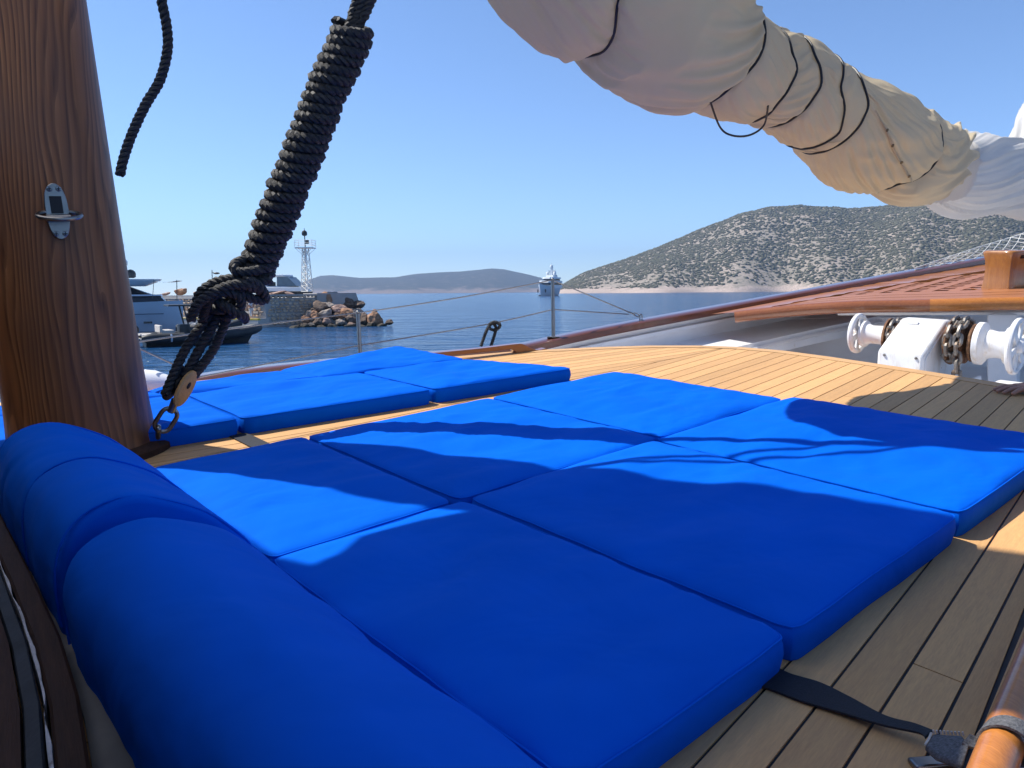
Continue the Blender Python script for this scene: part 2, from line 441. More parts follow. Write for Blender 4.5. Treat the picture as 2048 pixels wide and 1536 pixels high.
def ridge(name, crest, d_shore, d_crest, nr, mat, seed, rough, x0, x1, step, label):
    """terrain rising from the shore to a crest whose skyline runs through the given bearings"""
    xs = np.arange(x0, x1, step)
    cy = np.interp(xs, [c[0] for c in crest], [c[1] for c in crest])
    G = np.zeros((len(xs), nr + 7, 3))
    for i, (x, y) in enumerate(zip(xs, cy)):
        r = ray(x, y); hx = r[:2] / np.linalg.norm(r[:2]); el = r[2] / np.linalg.norm(r[:2])
        wob = 1 + .03 * math.sin(x * .011 + seed) + .015 * math.sin(x * .037)
        zc = max(.5, CAM[2] + el * d_crest)
        for j in range(nr + 7):
            if j <= nr:
                t = j / nr; d = d_shore * wob + (d_crest - d_shore * wob) * t
                z = zc * (1 - (1 - t) ** 1.5) * (.90 + .10 * t)
                k = min(zc * .12, 9); z = max(z, min(k, k * t * 14)) if t < .3 else z
            else:
                t = (j - nr) / 6; d = d_crest * (1 + .45 * t); z = zc * (1 - t ** 1.5) - 4 * (t == 1)
            G[i, j] = (hx[0] * d, hx[1] * d, z if j else -2)
    n = fbm(G / rough, 5, seed)
    amp = np.clip(G[:, :, 2], 0, None) * .10
    wt = np.r_[0, np.linspace(.4, 1, nr) * (1 - np.linspace(0, 1, nr) ** 6 * .8), np.full(6, .2)]
    G[:, :, 2] += n * amp * wt[None]
    mb = MB(); mb.grid(G)
    o = mb.build(name, mat, smooth=True, ang=180, loc=(0, 0, 0))
    tag(o, kind='structure', label=label)
    return G
HC = [(1085, 590), (1120, 574), (1140, 562), (1170, 546), (1210, 532), (1250, 519), (1330, 490), (1400, 462), (1480, 432), (1540, 417), (1600, 413), (1660, 417), (1700, 419), (1760, 412),
      (1850, 399), (1950, 397), (2048, 404), (2200, 420), (2500, 440), (3200, 470)]
GH = ridge('hill', HC, 1180, 1700, 60, M['hill'], 3, 160, 1085, 3000, 6, 'scrub covered rocky hill rising from a pale shore')
IC = [(-900, 575), (300, 570), (560, 572), (600, 566), (640, 551), (665, 550), (720, 556), (790, 555), (830, 548), (870, 545), (920, 543), (960, 539), (985, 536), (1010, 538), (1050, 547), (1090, 557), (1130, 571), (1200, 580), (1300, 586)]
ridge('island_hills', IC, 4300, 5200, 30, M['island'], 9, 500, 540, 1300, 6, 'long low blue grey island on the horizon')

# shrubs on the near hill
def bushes():
    ico = bpy.data.meshes.new('t'); import bmesh
    bm = bmesh.new(); bmesh.ops.create_icosphere(bm, subdivisions=1, radius=1); 
    V0 = A3([v.co[:] for v in bm.verts]); F0 = A3([[v.index for v in f.verts] for f in bm.faces]); bm.free(); bpy.data.meshes.remove(ico)
    n, m = GH.shape[:2]
    P = []
    xs_lim = int((2150 - 1085) / 6)
    cand = 40000
    ii = RNG.random(cand) * xs_lim; jj = 3 + RNG.random(cand) ** .85 * 57
    i0 = ii.astype(int); j0 = jj.astype(int); fi = (ii - i0)[:, None]; fj = (jj - j0)[:, None]
    Q = (GH[i0, j0] * (1 - fi) + GH[i0 + 1, j0] * fi) * (1 - fj) + (GH[i0, j0 + 1] * (1 - fi) + GH[i0 + 1, j0 + 1] * fi) * fj
    dens = .8 * fbm(Q / 70, 3, 5) + .5 * fbm(Q / 22, 2, 8) + .7 * fbm(Q / 260, 2, 14) + .25 * (Q[:, 0] - 500) / 500
    keep = (dens > RNG.random(cand) * 1.3 - 1.25) & (Q[:, 2] > 7)
    Q = Q[keep][:25000]
    k = len(Q)
    s = (1.1 + RNG.random(k) ** 2 * 2.3)
    Vv = V0[None] * (1 + .35 * (RNG.random((k, len(V0), 1)) - .5))
    Vv = Vv * (s[:, None, None] * A3([1.25, 1.25, .72])) + Q[:, None] + A3([0, 0, .2])
    Fv = F0[None] + (np.arange(k) * len(V0))[:, None, None]
    me = bpy.data.meshes.new('shrubs')
    Vf = Vv.reshape(-1, 3); Ff = Fv.reshape(-1, 3)
    me.vertices.add(len(Vf)); me.vertices.foreach_set('co', Vf.ravel())
    me.loops.add(Ff.size); me.loops.foreach_set('vertex_index', Ff.ravel().astype(np.int32))
    me.polygons.add(len(Ff)); me.polygons.foreach_set('loop_start', (np.arange(len(Ff)) * 3).astype(np.int32))
    me.update(calc_edges=True); me.materials.append(M['bush'])
    o = bpy.data.objects.new('shrubs', me); COL.objects.link(o)
    tag(o, 'low grey green shrubs scattered over the hillside', 'shrubs', kind='stuff')
bushes()

# haze: one closed box of even air around camera and scene
mh = NT('haze air'); mh.t.nodes.remove(mh.b)
pv = mh.n('ShaderNodeVolumePrincipled'); pv.inputs['Color'].default_value = (.40, .57, .84, 1); pv.inputs['Density'].default_value = 1.5e-4
pv.inputs['Anisotropy'].default_value = .2
mh.l(pv.outputs[0], mh.out.inputs['Volume'])
hb = MB().box((0, 0, 199), (7600, 0, 0), (0, 7600, 0), (0, 0, 203)).build('haze', mh.m, smooth=False, loc=(0, 0, 0))
tag(hb, kind='stuff', label='thin summer haze over the bay')

# ================================================================== OUR BOAT: deck
CV = 2.34                                    # deck centreline
outline = [(-1.2, -.12), (1.0, .185), (2.8, .41), (3.2, .51), (3.38, .69), (3.47, .888), (3.525, 1.084), (3.578, 1.306), (3.624, 1.551), (3.665, 1.78), (3.695, 2.05), (3.66, 2.29), (3.566, 2.491), (3.386, 2.709), (3.159, 2.893), (2.79, 3.135), (1.9, 3.46), (1.0, 3.70), (-1.2, 4.1)]
def clip(poly, a, b, c):
    """keep a*u+b*v<=c"""
    out = []
    for i in range(len(poly)):
        p, q = poly[i - 1], poly[i]
        dp, dq = a * p[0] + b * p[1] - c, a * q[0] + b * q[1] - c
        if (dp <= 0) != (dq <= 0):
            t = dp / (dp - dq); out.append((p[0] + t * (q[0] - p[0]), p[1] + t * (q[1] - p[1])))
        if dq <= 0: out.append(q)
    return out
def clip_outline(poly, inset=0.0):
    n = len(outline)
    for i in range(n):
        p, q = outline[i], outline[(i + 1) % n]
        du, dv = q[0] - p[0], q[1] - p[1]; L = math.hypot(du, dv)
        a, b = dv / L, -du / L                # outward normal for counter-clockwise outline
        poly = clip(poly, a, b, a * p[0] + b * p[1] - inset)
        if len(poly) < 3: return []
    return poly
def slab(poly, w0, w1):
    mb = MB(); mb.prism([D(u, v, w0) for u, v in poly], NX * (w1 - w0)); return mb
deck = thing('teak_deck', D(1.5, 2, WD), 'teak planked cabin roof with dark seams and curved front edge', None)
del deck['label']; tag(deck, 'sunlit teak planked cabin roof with dark caulked seams', None, kind='structure')
slab(outline, WD - .05, WD - .0035).build('caulking', M['caulk'], deck, smooth=False)
PITCHV = .072
for side in (-1, 1):
    for k in range(0, 34):
        sl = .12 if side < 0 else -.155
        vc = CV + side * (k * PITCHV) - sl * 3.6         # offset so that seams fan to the centreline at the bow
        lo, hi = sorted((vc + .0028, vc + side * PITCHV - .0028 * 0))
        lo, hi = (vc - PITCHV + .0023, vc - .0023) if side < 0 else (vc + .0023, vc + PITCHV - .0023)
        for (ua, ub) in ((-1.3, 4.2),):
            poly = [(ua, lo + sl * ua), (ub, lo + sl * ub), (ub, hi + sl * ub), (ua, hi + sl * ua)]
            poly = clip(poly, 0, -side, -side * CV - .003)
            poly = clip_outline(poly, .078) if len(poly) >= 3 else []
            if len(poly) < 3: continue
            cutu = random.uniform(.2, 3.4)
            for a_, c_ in ((1, cutu - .0015), (-1, -cutu - .0015)):
                pc_ = clip(poly, a_, 0, c_)
                if len(pc_) >= 3 and max(p[0] for p in pc_) - min(p[0] for p in pc_) > .25: slab(pc_, WD - .02, WD).build('plank', M['teak'], deck, smooth=False)
                elif len(pc_) >= 3: slab(pc_, WD - .02, WD - .0002).build('plank', M['teak'], deck, smooth=False)
    # planks starting aft of the fan
    for k in range(1, 16):
        sl = .12 if side < 0 else -.155
        vc = CV - side * (k * PITCHV) - sl * 3.6
        lo, hi = (vc - PITCHV + .0023, vc - .0023) if side < 0 else (vc + .0023, vc + PITCHV - .0023)
        poly = [(-1.3, lo + sl * -1.3), (4.2, lo + sl * 4.2), (4.2, hi + sl * 4.2), (-1.3, hi + sl * -1.3)]
        poly = clip(poly, 0, -side, -side * CV - .003)
        poly = clip_outline(poly, .078) if len(poly) >= 3 else []
        if len(poly) >= 3: slab(poly, WD - .02, WD).build('plank', M['teak'], deck, smooth=False)
# covering board round the edge
n_o = len(outline)
def inset_pt(i, d):
    p, c, q = A3(outline[i - 1]), A3(outline[i]), A3(outline[(i + 1) % n_o])
    n1 = A3([(c - p)[1], -(c - p)[0]]); n1 /= np.linalg.norm(n1); n2 = A3([(q - c)[1], -(q - c)[0]]); n2 /= np.linalg.norm(n2)
    m = n1 + n2; m /= (m @ m) / 2
    return c - m * d
for i in range(n_o - 1):
    a0, a1, b0, b1 = A3(outline[i]), A3(outline[i + 1]), inset_pt(i, .073), inset_pt(i + 1, .073)
    if i == 0: b0 = a0 + (0, .073)
    if i == n_o - 2: b1 = a1 - (0, .073)
    slab([a0, a1, b1, b0], WD - .02, WD + .002).build('margin_board', M['teak_light'], deck, smooth=False)
cab = MB()
for i in range(n_o - 1):
    p, q = outline[i], outline[i + 1]
    cab.grid([[D(*p, WD - .052), D(*q, WD - .052)], [D(*p, WD - .62), D(*q, WD - .62)]])
    cab.grid([[D(*inset_pt(i, .04), WD - .055), D(*inset_pt(i + 1, .04), WD - .055)], [D(*inset_pt(i, .04), WD - .62), D(*inset_pt(i + 1, .04), WD - .62)]])
cab.build('cabin_side', M['white'], deck, smooth=False)
mb = MB(); mb.prism([D(-2, -1.6, WD - .66), D(4, -1.2, WD - .62), D(6.4, .6, WD - .52), D(7.5, 2.2, WD - .45), D(6.2, 3.3, WD - .5), D(4, 4.1, WD - .6), D(-2, 4.6, WD - .66)], NX * -.05)
tag(mb.build('foredeck', M['white'], smooth=False), kind='structure', label='lower foredeck in front of the cabin roof, white to bounce light')  # white is picked to bounce light up under the bow platform

# ------------------------------------------------------------------ cushions
def panel(c00, c10, c11, c01, th=.062, nu=56, nv=56, seed=0, puff=.010, wr=.0125, rad=.014):
    """padded mattress panel on four (u,v,w) corners: c00-c10 along u, c00-c01 along v"""
    def pos(n):
        t = np.linspace(0, 1, n); return np.r_[[0, 0, 0], [.0, .006], t[1:-1] * .98 + .01, [.994, 1], [1, 1, 1]]
    def dz(n):
        e = [-th, -th * .55, -th * .28, -rad * .35, -rad * .05]; return np.r_[e, np.zeros(n - 2), e[::-1]]
    s, t = pos(nu), pos(nv); zs, zt = dz(nu), dz(nv)
    S, T = np.meshgrid(s, t, indexing='ij'); Z = np.minimum(zs[:, None], zt[None])
    c00, c10, c11, c01 = (A3(x, float) for x in (c00, c10, c11, c01))
    P = (c00 * (1 - S)[..., None] + c10 * S[..., None]) * (1 - T)[..., None] + (c01 * (1 - S)[..., None] + c11 * S[..., None]) * T[..., None]
    Q = np.stack([P[..., 0], P[..., 1], np.zeros_like(S)], -1)
    bulge = (1 - (2 * S - 1) ** 6) * (1 - (2 * T - 1) ** 6)
    top = Z > -rad * .5
    ed = np.minimum(np.minimum(S, 1 - S) / .5, np.minimum(T, 1 - T) / .5)
    fold = fbm(Q * A3([3.2, 6.5, 1]) + seed, 3, seed)
    fine = np.abs(fbm(Q * A3([5, 16, 1]) + A3([0, 0, seed]), 2, seed + 3))
    near = np.exp(-ed / .16)
    P[..., 2] += Z + puff * bulge + top * (wr * fold * bulge + wr * .9 * (fine - .3) * near * bulge ** .3)
    side = ~top
    cor = np.clip(1 - np.hypot(np.minimum(S, 1 - S), np.minimum(T, 1 - T) * .9) / .04, 0, 1) ** 1.6 * .007
    P[..., 0] -= np.sign(S - .5) * cor; P[..., 1] -= np.sign(T - .5) * cor
    out = np.stack([S - .5, T - .5], -1)
    wav = fbm(Q * 7 + seed + 9, 2, seed) * .004
    mid = np.sin(np.clip(-Z / th, 0, 1) * math.pi) * .006
    P[..., 0] += (np.sign(out[..., 0]) * (np.abs(out[..., 0]) > .49)) * (wav + mid)
    P[..., 1] += (np.sign(out[..., 1]) * (np.abs(out[..., 1]) > .49)) * (wav + mid)
    G = D(0, 0, 0) + P[..., :1] * AX + P[..., 1:2] * BX + P[..., 2:3] * NX
    mb = MB(); mb.grid(G)
    loop = np.concatenate([G[3, 3:-4], G[3:-4, -4], G[-4, -4:3:-1], G[-4:3:-1, 3]])
    keep = np.r_[True, np.linalg.norm(np.diff(loop, axis=0), axis=1) > 1e-4]
    return mb, loop[keep] + NX * .0005
def seam_cord(pts, r=.0022):
    mb = MB(); mb.tube(resample(spline([D(*p) for p in pts], 6), .02)[0], r, 5); return mb
def mattress(label, panels, seed, group):
    t = thing('mattress', D(*np.mean([p for q in panels for p in q], 0) - A3([0, 0, .06])), label, 'cushion', group)
    for k, q in enumerate(panels):
        pm_, lp_ = panel(*q, seed=seed + k * 3)
        pn = pm_.build('panel', M['blue'], t, ang=50)
        pn['_w'] = t['_w']
        MB().tube(lp_, .0021, 5, closed=True).build('piping', M['blue'], pn)
    return t
GRP = 'blue folding sunbathing mattresses on the cabin roof'
def row(v0, v1, us, gap=.010, jit=0):
    rs = []
    for k in range(len(us) - 1):
        a, b = us[k] + gap, us[k + 1] - gap
        rs.append(((a, v0, 0), (b, v0, 0), (b, v1, 0), (a, v1, 0)))
    return rs
mattress('large blue mattress nearest the camera, mostly in shade, beside the bare planks', row(.508, 1.312, (.500, .978, 1.665, 2.46)), 1, GRP)
mattress('blue mattress lying between the mast side gap and the nearest mattress', row(1.326, 2.11, (.500, .955, 1.70, 2.41)), 21, GRP)
def vf(u): return 2.50 - .13 * (u - .9)
def vs(u): return 3.09 - .165 * (u - .95)
us = (.15, .905, 1.645, 2.35)
r1 = []
for k in range(3):
    a, b = us[k] + .010, us[k + 1] - .010
    b2, a2 = (b - .0, a)
    if k == 2: b2 = 2.19
    r1.append(((a, vf(a), 0), (b, vf(b), 0), (b2, vs(b2) - .006, -.004), (a2, vs(a2) - .006, -.004)))
mattress('blue mattress beyond the mast with its dark shaded side facing the gap', r1, 41, GRP)
r2 = []
ov = [(.15, 3.50, -.03), (.85, 3.43, -.03), (1.42, 3.36, -.012), (2.11, 3.40, .022)]
iv = [(.15, vs(.15), .0), (.85, vs(.85), 0), (1.46, vs(1.46), 0), (2.17, vs(2.17), .002)]
for k in range(3):
    e = A3([.004, 0, 0])
    r2.append((A3(iv[k]) + e, A3(iv[k + 1]) - e, A3(ov[k + 1]) - e, A3(ov[k]) + e))
mattress('outermost blue mattress along the rail with its far corner pushed up', r2, 61, GRP)

def bolster(label, v0, v1, top, seed, seams=(), uc=.325, hw=.168):
    vs_ = np.r_[v0, v0 + .004, v0 + .012, np.linspace(v0 + .022, v1 - .022, 74), v1 - .012, v1 - .004, v1]
    ends = np.interp(vs_, [v0, v0 + .004, v0 + .012, v0 + .022, v1 - .022, v1 - .012, v1 - .004, v1], [.93, .965, .99, 1, 1, .99, .965, .93])
    a = np.linspace(0, math.pi, 44)
    PF = spline([(.500, WD), (.503, -.03), (.501, -.008), (.484, .022), (.430, .078), (.385, .108), (.335, .132), (.29, .146), (.235, .142), (.188, .115), (.163, .062), (.158, .0), (.160, WD)], 8)
    PF, _ = resample(PF, .0005); PF = PF[np.linspace(0, len(PF) - 1, 44).astype(int)]
    G = []
    for v, e in zip(vs_, ends):
        for s0 in seams: e = e * (1 - .022 * math.exp(-((v - s0) / .007) ** 2))
        cu = uc + (PF[:, 0] - uc) * e
        cw = WD + (PF[:, 1] - WD) * e * (top - WD) / (.147 - WD)
        q = np.stack([cu, np.full_like(cu, v), cw], -1)
        n = fbm(q * A3([3.5, 5.5, 3.5]) + seed, 3, seed)
        side = np.clip(np.cos(a) * -1, 0, 1) + .45 * np.clip(np.cos(a), 0, 1) ** 2
        crease = np.abs(fbm(q * A3([4.5, 6.5, 4.5]) + seed, 2, seed + 1))
        d = .006 * n - .008 * (.30 - crease).clip(0) * (side * .8 + .3) * 2
        arc = fbm(np.stack([cu * 3, v * 11 + 1.5 * cu, cw * 3], -1) + seed, 2, seed + 6)
        d = d + .0055 * arc * np.clip(np.cos(a) + .25, 0, 1) * (cw > -.02)
        cu = cu + d * np.cos(a); cw = cw + d * np.sin(a) * (cw > WD + .01)
        G.append([D(x, v, w) for x, w in zip(cu, cw)])
    G = A3(G); mb = MB(); mb.grid(G)
    m = G.shape[1]
    for i in (0, len(G) - 1):
        base = i * m; f = tuple(base + k for k in range(m)); mb.f.append(f if i == 0 else f[::-1])
    t = thing('bolster', D(uc, (v0 + v1) / 2, WD), label, 'cushion', 'blue half round headrest bolsters')
    mb.build('cover', M['blue'], t, ang=50)
    for s0 in list(seams) + [v0 + .012, v1 - .012]:
        pts = [(uc + (x - uc) * .985, s0, WD + (z - WD) * .985 * (top - WD) / (.147 - WD)) for x, z in PF[1:-1:2]]
        seam_cord(pts, .0022).build('piping', M['blue'], t)
    return t
bolster('thick blue bolster in the foreground corner, nearest the camera', -.35, 1.318, .146, 5)
bolster('blue bolster with a seam across it lying in front of the mast', 1.36, 2.12, .172, 15, seams=(1.70,))

# ------------------------------------------------------------------ wheelhouse front coaming, low left
coam = thing('cabin_coaming', D(.05, 1.0, WD), 'dark weathered wooden coaming with rubber strip and dripped white paint line', 'coaming')
def cu_(v): return float(np.interp(v, [-.4, .6, .9, 1.1, 1.3, 1.6, 2.3], [-.08, .066, .112, .137, .150, .155, .157]))
vv = np.linspace(-.4, 2.3, 240)
def strip(name, ufn0, ufn1, w0, w1, mat, jit=0, seed=0):
    G = []
    for v in vv:
        a, b = ufn0(v), ufn1(v)
        j = jit * fbm(A3([v * 14, seed, 0.3]), 4, seed) if jit else 0
        G.append([D(a, v, w0), D(a, v, w1 - .004), D(a + (b - a) * .12, v, w1), D(b - (b - a) * .12 + j, v, w1), D(b + j, v, w1 - .004), D(b + j, v, w0)])
    return MB().grid(G).build(name, mat, coam, ang=40)
strip('front_board', lambda v: cu_(v) - .036 , cu_, WD - .01, -.012, M['dark_wood'])
strip('paint_line', lambda v: cu_(v) - .0415 + .0012 * math.sin(v * 23), lambda v: cu_(v) - .0385, WD - .01, -.009, M['worn_line'], .003, 3)
strip('rubber_strip', lambda v: cu_(v) - .066, lambda v: cu_(v) - .045, WD - .01, -.004, M['scuffed'])
strip('gap_strip', lambda v: cu_(v) + .002, lambda v: cu_(v) + .07, WD - .012, WD + .016, M['gap_grey'])  # added grey brown strip tones down the brightly lit plank gap
strip('sill_board', lambda v: cu_(v) - .24, lambda v: cu_(v) - .068, WD - .01, .006, M['dark_wood'])

# ------------------------------------------------------------------ mast
MB0 = CAM + ray(168, 872) / np.linalg.norm(ray(168, 872)[:2]) * 2.74
q = uvw(MB0); mast_base = D(q[0], q[1], WD)
mast_ax = NX + AX * -.010 + BX * .010; mast_ax /= np.linalg.norm(mast_ax)
mast = thing('mast', mast_base, 'thick varnished pine mast with curved grain at the left edge', 'mast')
prof = [(0, .216), (.05, .210), (.15, .204), (.3, .199), (.6, .193), (1.0, .189), (2.0, .18), (4, .165), (9, .12)]
MB().lathe(mast_base, mast_ax, prof, 64).build('pole', M['mast'], mast, ang=60)
col = MB()
e1 = np.cross(mast_ax, [0, 0, 1]); 
for r, h0, h1 in ((.262, -.005, .028),):
    col.lathe(mast_base, NX, [(h0, r), (h1 - .008, r), (h1, r - .012), (h1 + .004, .2)], 48)
col.build('deck_collar', M['dark_wood'], mast)
def mast_surface(px, py):
    """point where the sight line meets the mast, plus outward normal"""
    d = ray(px, py); d /= np.linalg.norm(d); R = .2
    w = CAM - mast_base; dp = d - mast_ax * (d @ mast_ax); wp = w - mast_ax * (w @ mast_ax)
    a, b, c = dp @ dp, 2 * dp @ wp, wp @ wp - R * R
    t = (-b - math.sqrt(max(0, b * b - 4 * a * c))) / (2 * a)
    p = CAM + d * t; nrm = p - mast_base; nrm -= mast_ax * (nrm @ mast_ax); nrm /= np.linalg.norm(nrm)
    return p, nrm

# folding pad eye on the mast
pp, pn = mast_surface(114, 423)
ps = np.cross(mast_ax, pn); ps /= np.linalg.norm(ps); pu = np.cross(pn, ps)
if ps @ CR < 0: ps = -ps
pad = thing('folding_pad_eye', pp, 'stainless steel folding eye screwed to the mast, its ring sticking out', 'deck fitting')
a = np.linspace(0, 2 * np.pi, 40, endpoint=False)
def oval(rx, ry, off=0): return [pp + pn * off + ps * (rx * math.cos(x)) + pu * (math.copysign(abs(math.sin(x)) ** .75, math.sin(x)) * ry) for x in a]
mb = MB(); mb.prism(oval(.029, .078, .0), pn * .007); mb.build('plate', M['steel'], pad, bevel=.002)
mb = MB(); mb.box(pp + pn * .0075 + pu * .018, ps * .015, pu * .024, pn * .0012); mb.build('recess_patch', M['black_plastic'], pad)  # flat black patch painted for the dark of the opening
for sx in (-1, 1):
    for sy in (-1, 1):
        c = pp + ps * (.0115 * sx) + pu * (.062 * sy) + pn * .007
        s_ = MB().lathe(c, pn, [(0, .0078), (.002, .007), (.003, .003)], 16).build('screw', M['steel'], pad)
        for d_, e_ in ((ps, pu), (pu, ps)):
            MB().box(c + pn * .0031, d_ * .005, e_ * .0011, pn * .0004).build('slot', M['black_plastic'], s_)
mb = MB(); ra = np.linspace(0, 2 * np.pi, 40, endpoint=False)
ringp = [pp + pn * (.036 + .042 * math.sin(x)) + ps * (.053 * math.cos(x)) - pu * (.012 + .012 * math.sin(x)) for x in ra]
mb.tube(ringp, .0062, 10, closed=True); mb.build('ring', M['steel'], pad)
mb = MB(); mb.tube([pp + pn * .012 - pu * .018 - ps * .03, pp + pn * .012 - pu * .018 + ps * .03], .010, 12); mb.build('hinge_barrel', M['steel'], pad)

# ------------------------------------------------------------------ ropes by the mast
RD = 2.6
rp = [at_d(x, y, 2.2) for x, y in ((316, -120), (320, -40), (323, 0), (333, 50), (335, 100), (320, 160), (291, 210), (264, 268), (247, 318), (240, 350))]
mb = MB(); rope_mb(mb, spline(rp, 10), .0125, seg=7)
tag(mb.build('hanging_rope', M['rope']), 'loose end of black rope hanging against the sky beside the mast', 'rope')

tk = thing('rope_tackle', at_d(440, 640, RD), 'thick black rope tackle wound with many turns, rising from the mast foot', 'rope')
LA, LB = at_d(508, 556, RD), at_d(708, 52, RD)
Ld = LB - LA; LL = np.linalg.norm(Ld); Ld /= LL
e1 = np.cross(Ld, CF); e1 /= np.linalg.norm(e1); e2 = np.cross(Ld, e1)
pts = []; th = 0; s = 0; R0 = .0178
while s < LL:
    f = s / LL
    pitch = .0355 - .006 * f + .004 * vnoise(A3([s * 40, 1.5, 2.5]))
    rad = .047 + .006 * f + .005 * vnoise(A3([s * 16, 4.5, 7.5])) + .0075 * vnoise(A3([s * 45 + th * .3, 9.5, 1.5]))
    c = LA + Ld * (s + .016 * math.cos(th + 2.2)) + e1 * .010 * vnoise(A3([s * 5, 2, 6.5]))
    pts.append(c + (e1 * math.cos(th) + e2 * math.sin(th)) * rad)
    th += .16; s += pitch * .16 / (2 * math.pi)
mb = MB(); rope_mb(mb, A3(pts), R0, seg=6, per=7); mb.build('winding', M['rope'], tk)
BLK = at_d(364, 770, RD)
bdir = at_d(440, 625, RD) - at_d(362, 775, RD); bdir /= np.linalg.norm(bdir)
bn = CR * .93 - CF * .36; bn -= bdir * (bn @ bdir); bn /= np.linalg.norm(bn)
bs = np.cross(bdir, bn)
for k, (xo, xt) in enumerate(((-30, -8), (-2, 2), (26, 12))):
    low = at_d(362 + xo * .75 - (10 if k == 2 else 0), 772, RD + (.02 if k == 1 else 0))
    ptsr = [low - bdir * .03 * (k != 2) , at_d(400 + xo, 700, RD), at_d(438 + xo * .7, 632, RD - .01), at_d(462 + xo * .5, 600, RD - .01), LA + e1 * .012 * (k - 1), LA + Ld * LL * .5 + e1 * .012 * (k - 1),
            LB + e1 * .014 * (k - 1), LB + Ld * .1 + e1 * .02 * (k - 1), LB + Ld * .9 + e1 * .03 * (k - 1)]
    mb = MB(); rope_mb(mb, spline(ptsr, 8), .0158 if k != 1 else .0165, seg=7); mb.build('rope_fall', M['rope'], tk)
kn = [[(540, 560, 2.56), (500, 566, 2.53), (462, 558, 2.52), (428, 566, 2.53), (402, 584, 2.54), (394, 606, 2.56), (404, 622, 2.6)],
      [(530, 588, 2.55), (500, 572, 2.50), (466, 570, 2.49), (436, 580, 2.50), (410, 596, 2.51), (390, 616, 2.53), (381, 640, 2.55)],
      [(404, 640, 2.58), (418, 600, 2.53), (450, 584, 2.50), (480, 596, 2.51), (476, 622, 2.54), (446, 634, 2.58)],
      [(425, 596, 2.55), (452, 612, 2.51), (474, 628, 2.52), (487, 632, 2.55), (490, 640, 2.58)],
      [(520, 540, 2.53), (478, 545, 2.51), (468, 530, 2.53), (492, 518, 2.57)],
      [(470, 590, 2.53), (492, 562, 2.5), (520, 575, 2.52), (530, 600, 2.55), (500, 596, 2.53), (482, 585, 2.52)],
      [(440, 560, 2.57), (470, 600, 2.56), (440, 620, 2.55), (415, 610, 2.58)]]
for q in kn:
    mb = MB(); rope_mb(mb, spline([at_d(*p) for p in q], 12), .0165, seg=7); mb.build('knot_loop', M['rope'], tk)

blk = thing('tackle_block', BLK, 'wooden pulley block with a pale oval cheek below the rope tackle', 'pulley block')
def cheek(off, th_, mat, name):
    mb = MB(); aa = np.linspace(0, 2 * np.pi, 28, endpoint=False); G = []
    for t, k in ((0, .9), (.25, 1), (.75, 1), (1, .84)):
        G.append([BLK + bn * (off + th_ * t) + bdir * (.062 * k * math.copysign(abs(math.cos(x)) ** .85, math.cos(x)) - .005) + bs * (.027 * k * math.sin(x)) for x in aa])
    mb.grid(G, cv=True); mb.f.append(tuple(range(28))); mb.f.append(tuple(range(84, 112))[::-1])
    return mb.build(name, mat, blk)
cheek(.012, .016, M['block_wood'], 'cheek').__setitem__('label', 'pale bare wood cheek')
cheek(-.044, .014, M['black_plastic'], 'cheek')
MB().lathe(BLK - bn * .028, bn, [(0, .028), (.008, .022), (.028, .022), (.036, .028)], 24).build('sheave', M['black_plastic'], blk)
MB().ell(BLK + bn * .0285 + bdir * .008, bn * .003, bdir * .012, bs * .006).build('axle_pin', M['black_plastic'], blk)
sw0, sw1 = at_d(353, 797, RD), at_d(341, 824, RD + .01)
MB().lathe(sw0, sw1 - sw0, [(0, .009), (.006, .014), (.03, .012), (.046, .013), (.05, .008)], 16).build('swivel', M['steel'], blk)
def link_path(c, u, v, l, r, n=10):
    P = []
    for k in range(n + 1): t = -math.pi / 2 + math.pi * k / n; P.append(c + u * (l + r * math.cos(t)) + v * r * math.sin(t))
    for k in range(n + 1): t = math.pi / 2 + math.pi * k / n; P.append(c + u * (-l + r * math.cos(t)) + v * r * math.sin(t))
    return A3(P)
lk0, lk1 = at_d(346, 818, RD + .01), at_d(318, 862, RD + .03)
lu = lk1 - lk0; ll = np.linalg.norm(lu); lu /= ll; lv = np.cross(lu, CF); lv /= np.linalg.norm(lv); lv = lv * .85 + CF * .5; lv -= lu * (lv @ lu); lv /= np.linalg.norm(lv)
mb = MB(); mb.tube(link_path((lk0 + lk1) / 2, lu, lv, ll / 2 - .024, .024), .0072, 10, closed=True)
mb.tube(link_path(lk1 + lu * .004, lu * .7 + CF * .7, np.cross(lu, lv), .012, .018), .0075, 10, closed=True)
tag(mb.build('chain_link', M['steel']), 'steel chain links shackled to the foot of the mast', 'chain')

# sheet leading up to the sail, above the picture
mb = MB(); rope_mb(mb, [LB + Ld * .5] + [D(u + SUNV @ AX * 1.72 / (SUNV @ NX), v + SUNV @ BX * 1.72 / (SUNV @ NX), 1.72) for u, v in ((1.22, 1.31), (2.36, .55))], .011, seg=5, per=5)
tag(mb.build('sheet_rope', M['rope']), 'thin black sheet leading from the tackle to the furled sail', 'rope')

